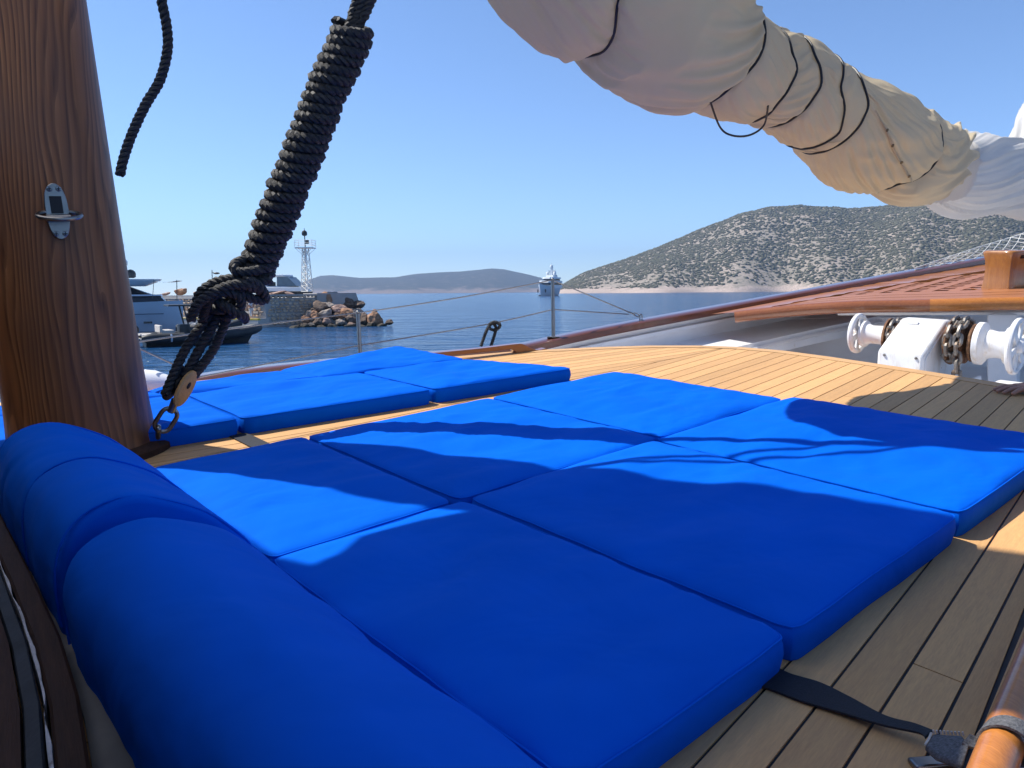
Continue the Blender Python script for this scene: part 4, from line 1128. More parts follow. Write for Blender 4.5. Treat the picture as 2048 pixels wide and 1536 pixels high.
# ------------------------------------------------------------------ strap under far mattress gap
tag(MB().box(at_w(498, 880, WD + .003), AX * .03, BX * .10, NX * .002).build('webbing_tab', M['webbing'], smooth=False), 'short black webbing tab lying on the deck strip between the mattresses', 'strap')

# fender and cleat beyond the mast foot
fc = at_d(306, 770, 3.75); fx = CR * .98 - CU * .05
tag(MB().lathe(fc - fx * .22, fx, [(0, .02), (.02, .06), (.08, .072), (.22, .068), (.28, .05), (.31, .038), (.315, .03), (.335, .03), (.34, .012)], 24).build('fender', M['white_clean']), 'white fender lying behind the mast foot', 'fender')
vt = thing('vent_post', at_d(277, 790, 3.5), 'white post with a black knob partly hidden by the mast', 'deck fitting')
MB().tube([at_d(272, 800, 3.5), at_d(275, 728, 3.5)], .022, 14).build('post', M['white_clean'], vt)
MB().lathe(at_d(277, 726, 3.5), CU, [(0, .014), (.02, .012), (.035, .006)], 12).build('knob', M['black_plastic'], vt)

# ------------------------------------------------------------------ bow platform
def pw(u): return .02 + .12 * (u - 5.5)
pf = thing('bow_platform', D(6.2, 2.2, pw(6.2) - .1), 'varnished wooden bow platform with rounded front moulding and open grating', 'platform')
edge_px = [(1470, 634, 5.62), (1520, 628, 5.55), (1600, 620, 5.42), (1700, 614, 5.25), (1800, 612, 5.12), (1900, 610, 4.98), (2048, 607, 4.80), (2250, 612, 4.55)]
eg = resample(spline([at_y(*q) for q in edge_px], 8), .06)[0]
ne = len(eg); cut = int(np.argmin(np.abs((1024 + F * ((eg - CAM) @ CR) / ((eg - CAM) @ CF)) - 1858)))
for a_, b_, m_ in ((0, cut + 1, M['varnish']), (cut, ne, M['iroko'])):
    mb = MB(); mb.tube(eg[a_:b_] + (0 if m_ is M['varnish'] else NX * .001), .042, 14, sx=1, sy=1.05); mb.build('front_moulding', m_, pf)
eu = A3([uvw(p) for p in eg])
# boards behind the moulding
def plat_strip(d0, d1, name, mat, dz=0, k0=0, k1=None):
    k1 = k1 or ne; G = []
    for k in range(k0, k1):
        u, v, w = eu[k]; row = []
        for d in (d0, d1): row.append(D(u + d, v + .0 * d, w + .022 + .045 * d + dz))
        G.append([row[0] - NX * .02, row[0], row[1], row[1] - NX * .02])
    return MB().grid(A3(G)).build(name, mat, pf, ang=40)
for k, (d0, d1, m_) in enumerate(((.02, .16, 'iroko'), (.165, .33, 'red_wood'), (.335, .48, 'red_wood'), (.485, .66, 'red_wood'))):
    plat_strip(d0, d1, 'board', M[m_], .001 * k)
plat_strip(.03, .66, 'underside', M['white'], -.025)
# margin board along the rail and the grating field
kr = [k for k in range(K) if 5.0 < cq[k, 0] < 8.2]
def plw(u, v):
    j = int(np.argmin(np.abs(eu[:, 1] - v))); return eu[j, 2] + .022 + .045 * (u - eu[j, 0])
G = []
for k in kr:
    a_ = cq[k, :2] + inn[k] * .066; c_ = cq[k, :2] + inn[k] * .074; b_ = cq[k, :2] + inn[k] * .44
    w0 = cq[k, 2] - .03; w1 = plw(*b_) + .008
    G.append([D(*a_, w0), D(*c_, min(plw(*c_) + .01, w0 - .005)), D(*b_, w1), D(*b_, w1 - .03)])
MB().grid(A3(G)).build('margin_board', M['iroko'], pf, ang=40)
und = MB()
und.prism([D(*(eu[0, :2] + (.6, -.5)), plw(*(eu[0, :2] + (.6, -.5))) - .10), D(eu[-1, 0] + .3, eu[-1, 1], plw(eu[-1, 0] + .3, eu[-1, 1]) - .10), D(8.1, 1.0, plw(8.1, 1.0) - .12), D(8.1, 2.3, plw(8.1, 2.3) - .12)], NX * -.02)
und.build('under_board', M['white'], pf, smooth=False)
def rail_v(u):                                # port limit of the grating
    j = int(np.argmin(np.abs(cq[:, 0] - u))); return cq[j, 1] - .46
sl_n = 0
g0 = lambda v: np.interp(v, eu[::-1, 1], eu[::-1, 0]) + .66
for v in np.arange(.72, 3.1, .165):             # fore and aft slats
    ua = g0(v); ub = ua
    while ub < 7.8 and rail_v(ub) > v: ub += .05
    if ub - ua < .12: continue
    w0, w1 = plw(ua, v), plw(ub, v)
    MB().prism([D(ua, v - .036, w0), D(ub, v - .036, w1), D(ub, v + .036, w1), D(ua, v + .036, w0)], NX * -.03).build('slat', M['red_wood'], pf, smooth=False)
for u0 in np.arange(.70, 2.3, .15):         # cross slats follow the front edge
    pts = [(g0(v) - .66 + u0, v) for v in np.arange(.7, 3.1, .06)]
    pts = [p for p in pts if p[0] < 7.8 and rail_v(p[0]) > p[1]]
    if len(pts) < 3: continue
    mb = MB(); mb.grid(A3([[D(u - .042, v, plw(u - .042, v) - .004), D(u + .042, v, plw(u + .042, v) - .004), D(u + .042, v, plw(u + .042, v) - .03)] for u, v in pts])); mb.build('slat', M['red_wood'], pf, smooth=False)

# wooden bitt
bt = thing('mooring_bitt', at_y(2010, 578, 5.55), 'stout varnished wooden mooring post standing on the bow platform', 'bitt')
bb0 = at_y(2008, 579, 5.5); su, sv_ = (CR * .92 + CF * .38), (CF * .92 - CR * .38); su -= NX * (su @ NX); sv_ -= NX * (sv_ @ NX)
G = []
hh = .285; wd = .112
for t, k in ((0, 1.0), (.03, 1.0), (.25, .93), (.5, .91), (.75, .95), (.93, 1.06), (.97, 1.05), (1.0, .97)):
    ring = []
    for x in np.linspace(0, 2 * np.pi, 32, endpoint=False):
        cx, cy = math.cos(x), math.sin(x); q_ = (abs(cx) ** 9 + abs(cy) ** 9) ** (-1 / 9)
        ring.append(bb0 + NX * (hh * t) + (su * cx + sv_ * cy) * q_ * wd * k)
    G.append(ring)
mb = MB(); mb.grid(A3(G), cv=True); mb.f.append(tuple(range(32))); mb.f.append(tuple(224 + k for k in range(32))[::-1]); mb.build('post', M['iroko_up'], bt, ang=50)
MB().box(bb0 + NX * .004, su * .15, sv_ * .15, NX * .004).build('base_plate', M['iroko'], bt)
MB().box(bb0 + NX * .24 - sv_ * .114, su * .022, sv_ * .004, NX * .012).build('plug', M['dark_wood'], bt)
# support under the platform and white beam
mb = MB(); mb.prism([at_y(1974, 628, 5.05), at_y(2034, 628, 5.05), at_y(2034, 790, 5.05), at_y(1974, 790, 5.05)], CF * .2 + CR * .16); tag(mb.build('platform_post', M['white'], bevel=.01), 'white square post carrying the bow platform', 'post')
mb = MB(); mb.prism([at_y(1400, 640, 6.6), at_y(2300, 626, 5.6), at_y(2300, 900, 5.6), at_y(1400, 800, 6.6)], CF * .05); tag(mb.build('bow_bulkhead', M['white'], smooth=False), 'white bulkhead in the shade under the bow platform', 'bulkhead')

# safety net over the bow rail
nt = thing('bow_net', capz(1900), 'white knotted safety net rising above the bow rail', 'net')
def npnt(t, h):                               # t along rail px, h up
    x = 1830 + 330 * t
    p = capz(min(x, 2050)); 
    base = at_d(x, np.interp(x, [1830, 1975, 2060, 2200], [541, 513, 498, 472]) , np.linalg.norm(p - CAM) * 1.0)
    return base + CU * (h * (.02 + .22 * t)) + CF * (h * .35 * t)
nt_s = []
for k in range(17):
    for d in (-1, 1):
        P = []
        for j in range(6):
            t = (k + d * j * .5) / 14; h = j / 5
            if -.02 < t < 1.1: P.append(npnt(t, h) + CU * .006 * vnoise(A3([k * 1.7, j * 2.3, d])))
        if len(P) > 2: MB().tube(A3(P), .0042, 5).build('net_cord', M['net'], nt)
MB().tube(A3([npnt(t, 1.0) for t in np.linspace(0, 1.08, 14)]), .006, 6).build('head_rope', M['net'], nt)

# ------------------------------------------------------------------ anchor windlass
wl_lab = 'white painted anchor windlass with rusty chain wheels and two spoked handwheels'
AXC = A3([5.0, 1.78, -.122])
wl = thing('windlass', D(5.0, 1.78, -.62), wl_lab, 'windlass')
def yb(v): return v
prof_b = [(4.70, -.62), (4.70, -.20), (4.705, -.178), (4.72, -.166), (5.0, -.012), (5.03, -.004), (5.10, -.004), (5.16, -.03), (5.34, -.2), (5.40, -.62)]
mb = MB(); mb.prism([D(u, 1.705, w) for u, w in prof_b], BX * .27); b_ = mb.build('housing', M['worn_white'], wl, bevel=.016)
for (u, v, w) in ((4.698, 1.93, -.20), (4.698, 1.745, -.20)): MB().lathe(D(u, v, w), -AX, [(0, .009), (.004, .008), (.006, .004)], 10).build('bolt', M['galv'], wl)
mb = MB(); mb.tube([D(u, 1.703, w) for u, w in ((4.73, -.62), (4.73, -.21), (4.74, -.195), (5.0, -.05), (5.08, -.04))], .0045, 6); mb.build('seam', M['worn_white'], wl)
MB().box(D(4.97, 1.88, -.022), (AX * .9 + NX * .5) * .012, BX * .03, NX * .004).build('handle', M['worn_white'], wl)
axis = -BX                                   # towards starboard
def lat(v0, prof, name, mat, seg=36, parent=wl): return MB().lathe(D(AXC[0], v0, AXC[2]), axis, prof, seg).build(name, mat, parent)
lat(2.25, [(0, .03), (.96, .03)], 'shaft', M['galv'], 14)
def handwheel(v, R, name='handwheel'):
    c = D(AXC[0], v, AXC[2]); ang_ = np.linspace(0, 2 * np.pi, 44, endpoint=False)
    e1_, e2_ = AX, NX
    rim = MB(); rim.tube([c + (e1_ * math.cos(x) + e2_ * math.sin(x)) * R for x in ang_], .018, 10, closed=True, sx=1.0, sy=1.0)
    h_ = rim.build(name, M['worn_white'], wl)
    for k in range(6):
        x = k * math.pi / 3 + .3; d = e1_ * math.cos(x) + e2_ * math.sin(x); s_ = np.cross(d, axis)
        mb = MB(); mb.prism([c + d * .03 - s_ * .02, c + d * .03 + s_ * .02, c + d * (R - .01) + s_ * .022, c + d * (R - .01) - s_ * .022], axis * .012); mb.build('spoke', M['worn_white'], h_)
    MB().lathe(c, axis, [(-.03, .034), (.02, .04), (.035, .03), (.04, .012)], 20).build('hub', M['worn_white'], h_)
handwheel(2.235, .118)
handwheel(1.315, .150)
for v0, pr, nm in ((2.20, [(0, .085), (.02, .088), (.028, .07), (.06, .06), (.13, .062), (.16, .075), (.165, .08)], 'warping_drum'),
                   (1.515, [(0, .128), (.03, .128), (.038, .118), (.055, .088), (.10, .078), (.15, .082), (.152, .108), (.172, .108), (.18, .09)], 'warping_drum')):
    lat(v0, pr, nm, M['worn_white'])
for v0 in (2.03, 1.535):
    lat(v0 - .0, [(-.012, .10), (-.006, .115), (.006, .115), (.012, .10)], 'rusty_flange', M['rust'])
    lat(v0 + .10 if v0 < 1.8 else v0 - .045, [(-.05, .09), (-.03, .14), (-.015, .145), (.0, .12), (.03, .10), (.05, .13), (.06, .13), (.065, .09)] if v0 < 1.8 else [(-.03, .08), (-.01, .10), (.01, .10), (.03, .08)], 'chain_wheel', M['rust'])
chn = thing('anchor_chain', D(5.0, 1.58, -.6), 'galvanised anchor chain running over the right hand windlass wheel and hanging down', 'chain')
link_me = None
def chain(P, L, r, parent):
    global link_me
    Q, t = resample(P, L * .72)
    for k in range(len(Q) - 1):
        c = (Q[k] + Q[k + 1]) / 2; u = Q[k + 1] - Q[k]; u /= np.linalg.norm(u)
        v = np.cross(u, BX if k % 2 else np.cross(u, BX)); v /= np.linalg.norm(v)
        MB().tube(link_path(c, u, v, L * .22, L * .26, 5), r, 6, closed=True).build('link', M['galv'], parent)
for vv_, hang in ((1.585, True), (1.64, False)):
    arc = [D(AXC[0] + .135 * math.cos(x), vv_, AXC[2] + .135 * math.sin(x)) for x in np.linspace(-.6, math.pi + (.45 if hang else .9), 26)]
    if hang: arc += [D(4.875, vv_ - .01, -.25), D(4.87, vv_ - .015, -.36), D(4.87, vv_ - .015, -.50), D(4.87, vv_ - .015, -.62)]
    chain(A3(arc), .075, .0115, chn)
ch2 = thing('anchor_chain', D(5.0, 2.0, -.6), 'galvanised chain over the left hand windlass wheel behind the housing', 'chain')
chain(A3([D(AXC[0] + .10 * math.cos(x), 1.995, AXC[2] + .10 * math.sin(x)) for x in np.linspace(-.8, math.pi + .9, 24)]), .07, .011, ch2)
mb = MB(); mb.prism([D(4.86, 1.55, -.34), D(5.14, 1.55, -.34), D(5.3, 1.55, -.66), D(4.78, 1.55, -.66)], BX * -.03); mb.build('side_leg', M['worn_white'], wl, bevel=.006)
mb = MB(); mb.prism([D(4.9, 1.50, -.40), D(4.9, .7, -.40), D(4.9, .7, -.66), D(4.9, 1.50, -.66)], AX * .5); tag(mb.build('deck_box', M['worn_white'], bevel=.015), 'low white box behind the right end of the windlass', 'deck box')
mb = MB(); mb.prism([D(4.70, 1.46, -.50), D(4.70, .6, -.50), D(4.70, .6, -.66), D(4.70, 1.46, -.66)], AX * .16); tag(mb.build('foredeck_beam', M['teak_light'], bevel=.01), 'pale timber beam across the foredeck under the windlass', 'beam')
# small varnished hatch to the left
hx = thing('deck_hatch', D(4.9, 2.2, -.5), 'small orange varnished hatch box to the left of the windlass', 'hatch')
mb = MB(); mb.prism([D(4.55, 2.35, -.32), D(4.55, 1.98, -.32), D(4.55, 1.98, -.6), D(4.55, 2.35, -.6)], AX * .35); mb.build('box', M['iroko'], hx, bevel=.01)
MB().tube([D(4.54, 2.38, -.285), D(4.54, 1.98, -.285)], .009, 10).build('rail', M['galv'], hx)
MB().tube([D(4.53, 2.26, -.34), D(4.53, 2.26, -.245)], .014, 10).build('post', M['white_clean'], hx)
MB().box(D(4.53, 2.26, -.245), AX * .01, BX * .035, NX * .01).build('cleat', M['white_clean'], hx, bevel=.003)

# ================================================================== PEOPLE
def skin_obj(name, mat, verts, edges, rad, parent=None, lv=2, loc=None, root=0):
    V = A3(verts); L = A3(parent['_w']) if parent is not None else (V[root] if loc is None else A3(loc))
    me = bpy.data.meshes.new(name); me.from_pydata((V - L).tolist(), edges, []); me.update()
    o = bpy.data.objects.new(name, me); COL.objects.link(o); o['_w'] = [float(x) for x in L]
    if parent is not None: o.parent = parent
    else: o.location = L
    me.materials.append(mat)
    md = o.modifiers.new('skin', 'SKIN'); md.use_smooth_shade = True
    for k, r in enumerate(rad):
        d = me.skin_vertices[0].data[k]; d.radius = (r, r) if not isinstance(r, tuple) else r
        d.use_root = (k == root)
    ss = o.modifiers.new('subdiv', 'SUBSURF'); ss.levels = lv; ss.render_levels = lv
    return o
def chain_edges(*chains): return [(c[i], c[i + 1]) for c in chains for i in range(len(c) - 1)]

# resting hand at the right edge and the seated person it belongs to (mostly outside the picture)
hb_ = at_w(2046, 786, WD)
hx_ = -CR * .97 - CF * .10; hx_ -= NX * (hx_ @ NX); hx_ /= np.linalg.norm(hx_)     # fingers point this way
hy_ = np.cross(NX, hx_)
if hy_ @ CF < 0: hy_ = -hy_                                                   # away from camera
def hq(x, y, z): return hb_ + hx_ * x + hy_ * y + NX * z
V, E_, R_ = [], [], []
def add(p, r): V.append(p); R_.append(r); return len(V) - 1
pel = add(hq(-.75, .05, .12), .15)
sp1 = add(hq(-.74, .05, .36), .135); sp2 = add(hq(-.72, .05, .54), .14); nk = add(hq(-.71, .05, .64), .06); hd0 = add(hq(-.70, .05, .73), .085); hd1 = add(hq(-.70, .05, .83), .075)
sh1 = add(hq(-.58, .05, .54), .065); el1 = add(hq(-.42, .03, .30), .045); wr = add(hq(-.075, .0, .042), .029); pm1 = add(hq(-.03, .0, .026), (.040, .02)); pm = add(hq(.012, .0, .022), (.042, .016))
sh2 = add(hq(-.86, .05, .54), .065); el2 = add(hq(-.95, .02, .28), .045); wr2 = add(hq(-.80, -.12, .20), .03); hn2 = add(hq(-.72, -.16, .18), .03)
hip1 = add(hq(-.68, -.05, .10), .10); kn1 = add(hq(-.66, -.45, .22), .06); an1 = add(hq(-.66, -.75, .05), .04); ft1 = add(hq(-.62, -.88, .02), .035)
hip2 = add(hq(-.86, -.05, .10), .10); kn2 = add(hq(-.90, -.45, .22), .06); an2 = add(hq(-.90, -.75, .05), .04); ft2 = add(hq(-.88, -.88, .02), .035)
E_ += chain_edges([pel, sp1, sp2, nk, hd0, hd1], [sp2, sh1, el1, wr, pm1, pm], [sp2, sh2, el2, wr2, hn2], [pel, hip1, kn1, an1, ft1], [pel, hip2, kn2, an2, ft2])
for y0, L_, spread in ((-.030, .060, -.012), (-.010, .074, -.004), (.011, .080, .003), (.031, .072, .010)):
    a0 = add(hq(.022, y0, .020), .0105); a1 = add(hq(.022 + L_ * .42, y0 + spread * .5, .022), .0095); a2 = add(hq(.022 + L_ * .75, y0 + spread * .8, .014), .0085); a3 = add(hq(.022 + L_, y0 + spread, .007), .0072)
    E_ += chain_edges([pm, a0, a1, a2, a3])
b0 = add(hq(-.02, -.034, .018), .014); b1 = add(hq(.012, -.058, .014), .0115); b2 = add(hq(.036, -.070, .009), .009)
E_ += chain_edges([pm1, b0, b1, b2])
pr = thing('person', hq(-.75, .05, 0), 'tanned hand of a seated person resting flat on the teak at the right edge', 'person')
skin_obj('body', M['skin'], V, E_, R_, pr, 2, root=0)
skin_obj('shirt', M['navy_cloth'], [hq(-.75, .05, .14), hq(-.74, .05, .36), hq(-.72, .05, .53), hq(-.57, .05, .53), hq(-.51, .04, .43), hq(-.87, .05, .53), hq(-.91, .04, .43)], [(0, 1), (1, 2), (2, 3), (3, 4), (2, 5), (5, 6)], [.165, .15, .15, .085, .07, .085, .07], pr)
MB().ell(hq(-.70, .06, .80), CR * .085, CF * .095, CU * .10).build('hair', M['hair'], pr)

def standing(label, base, h, face, top_mat, low_mat, arms=(.1, .1), shirt=True, long_legs=True):
    up = A3([0, 0, 1.0]); fx = A3([face[0], face[1], 0]); fx /= np.linalg.norm(fx); lx = np.cross(up, fx)
    k = h / 1.75
    q = lambda x, y, z: base + (fx * x + lx * y + up * z) * k
    V = [q(0, 0, .93), q(0, 0, 1.18), q(0, 0, 1.40), q(0, 0, 1.50), q(.02, 0, 1.58), q(.02, 0, 1.70)]
    R = [.13, .13, .14, .055, .085, .07]; E = [(0, 1), (1, 2), (2, 3), (3, 4), (4, 5)]
    for s, f in ((1, arms[0]), (-1, arms[1])):
        n = len(V); V += [q(0, .19 * s, 1.40), q(f * .4, .25 * s, 1.13), q(.1 + f, .22 * s, .92), q(.15 + f, .20 * s, .84)]; R += [.06, .045, .033, .03]; E += [(2, n), (n, n + 1), (n + 1, n + 2), (n + 2, n + 3)]
        n = len(V); V += [q(0, .09 * s, .88), q(.03 * s, .11 * s, .48), q(-.02, .12 * s, .08), q(.12, .13 * s, .03)]; R += [.09, .058, .04, .035]; E += [(0, n), (n, n + 1), (n + 1, n + 2), (n + 2, n + 3)]
    R = [r * k for r in R]
    t = thing('person', base, label, 'person')
    skin_obj('body', M['skin'], V, E, R, t, 1)
    if shirt: skin_obj('shirt', top_mat, [q(0, 0, .92), q(0, 0, 1.18), q(0, 0, 1.40), q(0, .20, 1.40), q(0, .25, 1.2), q(0, -.20, 1.40), q(0, -.25, 1.2)], [(0, 1), (1, 2), (2, 3), (3, 4), (2, 5), (5, 6)], [x * k for x in (.155, .15, .16, .075, .062, .075, .062)], t, 1)
    z = .12 if long_legs else .5
    skin_obj('trousers', low_mat, [q(0, 0, .95), q(0, .09, .86), q(.02, .115, z), q(0, -.09, .86), q(.02, -.115, z)], [(0, 1), (1, 2), (0, 3), (3, 4)], [x * k for x in (.15, .105, .068, .105, .068)], t, 1)
    MB().ell(q(.0, 0, 1.67), fx * .095 * k, lx * .085 * k, up * .085 * k).build('hair', M['hair'], t)
    return t

# ================================================================== PIER
PZ = 68.0
corner = at_y(532, 640, PZ)[:2]
dl, dr = A3([-.86, .51]), A3([.80, .60])
TOPZ = 2.95
pier = thing('pier_wall', [corner[0], corner[1], 0], 'stone faced harbour pier with pale coping, sunlit on one face and shaded on the other', 'pier')
def P2(d, t, z, n=(0, 0), o=0): return A3([corner[0] + d[0] * t + n[0] * o, corner[1] + d[1] * t + n[1] * o, z])
nl, nr_ = A3([-dl[1], dl[0]]) * -1, A3([dr[1], -dr[0]])
if nl @ (-corner) < 0: nl = -nl
if nr_ @ (-corner) < 0: nr_ = -nr_
LL_, LR_ = 46.0, 8.6
core = MB()
core.prism([P2(dl, LL_, -1.5), P2(dl, 0, -1.5), P2(dr, LR_, -1.5), P2(dr, LR_, -1.5) + A3([-14, 26, 0]), P2(dl, LL_, -1.5) + A3([8, 14, 0])], [0, 0, TOPZ + 1.2]); core.build('core', M['concrete'], pier, smooth=False)
M['stone'] = None
def stone_mat():
    m = NT('pier stone'); v = m.coords()
    n = m.n('ShaderNodeTexVoronoi'); n.inputs['Scale'].default_value = 2.2; m.l(v, n.inputs['Vector'])
    c = m.ramp(n.outputs['Color'], [(.2, (.40, .27, .18)), (.45, (.58, .40, .26)), (.7, (.46, .37, .29)), (.9, (.62, .48, .35))])
    m.set(Base_Color=c, Roughness=.9); m.bump(m.noise(v, 8, 4), .5, .03); return m.m
M['stone'] = stone_mat()
def stones(d, n, L, z0, z1, name, seed):
    rg = np.random.default_rng(seed); mb = MB(); z = z0
    while z < z1 - .12:
        h = rg.uniform(.2, .42); t = -rg.uniform(0, .2)
        while t < L:
            w = rg.uniform(.25, .65); c = P2(d, t + w / 2, z + h / 2 + rg.uniform(-.05, .05), n, .03)
            hh_ = min(h, z1 - z) / 2 - .02
            if t > 0 and t + w < L:
                k = 7; ring0, ring1 = [], []
                for q in range(k):
                    a_ = 2 * math.pi * q / k + rg.uniform(-.2, .2); rr = rg.uniform(.85, 1.12)
                    x, y = math.cos(a_), math.sin(a_); s_ = (abs(x) ** 3 + abs(y) ** 3) ** (-1 / 3) * rr
                    px_, pz_ = x * s_ * (w / 2 - .02), y * s_ * hh_
                    ring0.append(c + A3([d[0] * px_, d[1] * px_, pz_])); o_ = rg.uniform(.05, .11)
                    ring1.append(c + A3([d[0] * px_ * .78 + n[0] * o_, d[1] * px_ * .78 + n[1] * o_, pz_ * .78]))
                mb.add(ring0 + ring1, [tuple(range(k, 2 * k))] + [(q, (q + 1) % k, k + (q + 1) % k, k + q) for q in range(k)])
            t += w
        z += h
    o = mb.build(name, M['stone'], pier, smooth=False); tag(o, kind='stuff'); return o
stones(dl, nl, LL_, 1.0, TOPZ - .3, 'facing_stones', 3)
stones(dr, nr_, 5.0, .15, TOPZ - .12, 'facing_stones', 4)
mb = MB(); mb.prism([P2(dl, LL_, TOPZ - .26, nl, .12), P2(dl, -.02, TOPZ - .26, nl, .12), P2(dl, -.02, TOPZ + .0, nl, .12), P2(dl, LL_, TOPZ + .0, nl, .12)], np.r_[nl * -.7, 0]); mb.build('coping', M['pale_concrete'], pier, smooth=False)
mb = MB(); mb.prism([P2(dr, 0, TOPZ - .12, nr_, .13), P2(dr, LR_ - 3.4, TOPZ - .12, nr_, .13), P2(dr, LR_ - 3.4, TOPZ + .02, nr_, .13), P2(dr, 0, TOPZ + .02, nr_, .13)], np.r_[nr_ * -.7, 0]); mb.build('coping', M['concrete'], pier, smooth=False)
mb = MB(); mb.prism([P2(dr, 4.9, -1, nr_, .2), P2(dr, LR_ + 1.6, -1, nr_, .2), P2(dr, LR_ + .3, TOPZ + .1, nr_, .2), P2(dr, 4.9, TOPZ + .1, nr_, .2)], np.r_[nr_ * -3.5, 0]); mb.build('end_block', M['concrete'], pier, smooth=False)
# lower quay with yellow edge
qz = .82
mb = MB(); mb.prism([P2(dl, 30, -1.4, nl, 2.6), P2(dl, -.1, -1.4, nl, 1.0), P2(dl, -.1, qz, nl, 1.0), P2(dl, 30, qz, nl, 2.6)], np.r_[nl * -3.0, 0]); quay = mb.build('quay', M['pale_concrete'], pier, smooth=False)
mb = MB(); mb.prism([P2(dl, 30, qz - .16, nl, 2.612), P2(dl, -.11, qz - .16, nl, 1.012), P2(dl, -.11, qz + .01, nl, 1.012), P2(dl, 30, qz + .01, nl, 2.612)], np.r_[nl * -.3, 0]); mb.build('yellow_edge', M['yellow'], pier, smooth=False)
mb = MB(); mb.prism([P2(dl, 30, qz + .42, nl, .12), P2(dl, .9, qz + .42, nl, .12), P2(dl, .9, qz + .62, nl, .12), P2(dl, 30, qz + .62, nl, .12)], np.r_[nl * -.1, 0]); mb.build('plinth', M['pale_concrete'], pier, smooth=False)

standing('person in loose white clothes walking along the pier quay', A3([*(P2(dl, 1.2, 0, nl, .6)[:2]), qz + .01]), 1.72, (-.8, .3), M['white_cloth'], M['white_cloth'], (.25, -.1))
standing('bare chested man in dark shorts standing by the moored yacht', at_y(262, 664, 47) * A3([1, 1, 0]) + A3([0, 0, .45]), 1.75, (.6, -.6), M['navy_cloth'], M['navy_cloth'], (.1, .0), shirt=False, long_legs=False)

# boulders of the breakwater
def rock_mat(name, c1, c2, c3):
    m = NT(name); v = m.coords(); n = m.noise(v, 1.6, 6, .65, .5)
    c = m.ramp(n, [(.25, c2), (.5, c1), (.75, c3)])
    g = m.n('ShaderNodeNewGeometry'); sp_ = m.n('ShaderNodeSeparateXYZ'); m.l(g.outputs['Position'], sp_.inputs[0])
    mr = m.n('ShaderNodeMapRange'); mr.inputs['From Min'].default_value = .12; mr.inputs['From Max'].default_value = .45; m.l(sp_.outputs[2], mr.inputs[0])
    c = m.mix(mr.outputs[0], (.035, .032, .022), c)              # wet weed band at the waterline
    m.set(Base_Color=c, Roughness=.88); m.bump(m.noise(v, 5, 5, .65), .8, .08); return m.m
RM = [('rust brown', rock_mat('rust brown rock', (.34, .18, .10), (.11, .055, .034), (.46, .30, .19))), ('grey', rock_mat('grey rock', (.30, .25, .21), (.12, .095, .08), (.46, .40, .34))),
      ('pinkish', rock_mat('pink rock', (.38, .25, .20), (.15, .09, .07), (.52, .39, .32))), ('dark', rock_mat('dark rock', (.14, .095, .07), (.045, .033, .025), (.27, .18, .12)))]
rocks = [  # px, py centre, half width, half height (photo px), kind, depth, label
 (656, 601, 17, 15, 0, 72, None), (670, 597, 22, 11, 1, 73, 'topmost pale slab boulder leaning on the concrete pier end'), (697, 606, 22, 10, 3, 73, None), (641, 614, 14, 14, 3, 70, None),
 (657, 612, 18, 9, 1, 71, None), (683, 616, 12, 8, 0, 71.5, None), (627, 622, 10, 7, 3, 69.5, None), (618, 630, 8, 8, 1, 69, None),
 (610, 640, 10, 8, 0, 68.4, None), (631, 632, 9, 10, 0, 68.8, 'orange brown upright boulder below the concrete end block'), (650, 628, 15, 11, 1, 69.5, None), (679, 620, 17, 9, 2, 70.5, None),
 (655, 645, 12, 9, 2, 68.6, None), (634, 646, 11, 8, 3, 68, None), (681, 632, 12, 8, 0, 69, None), (681, 646, 9, 8, 1, 68.4, None), (703, 640, 13, 11, 3, 68.8, None), (697, 624, 14, 8, 0, 70, None),
 (716, 630, 14, 13, 1, 70, None), (729, 640, 12, 14, 3, 69.4, None), (708, 652, 12, 7, 2, 67.8, None), (665, 653, 10, 6, 3, 67.6, None), (621, 652, 10, 6, 1, 67.4, None), (645, 655, 10, 5, 3, 67.3, None),
 (750, 638, 17, 16, 0, 69.2, 'big rust orange boulder at the tip of the breakwater'), (741, 650, 10, 7, 3, 68.2, None), (778, 645, 9, 5, 3, 69, 'small dark rock awash, farthest out at the tip of the breakwater'), (695, 655, 9, 5, 3, 67.4, None),
 (606, 653, 12, 6, 3, 67.2, None), (725, 655, 10, 5, 3, 67.6, None), (762, 652, 12, 6, 3, 68.4, None), (640, 603, 12, 10, 3, 73, None), (716, 610, 14, 8, 3, 73, None), (590, 655, 14, 5, 3, 66.6, None), (672, 634, 9, 8, 3, 69.6, None), (662, 622, 12, 8, 3, 71.5, None)]
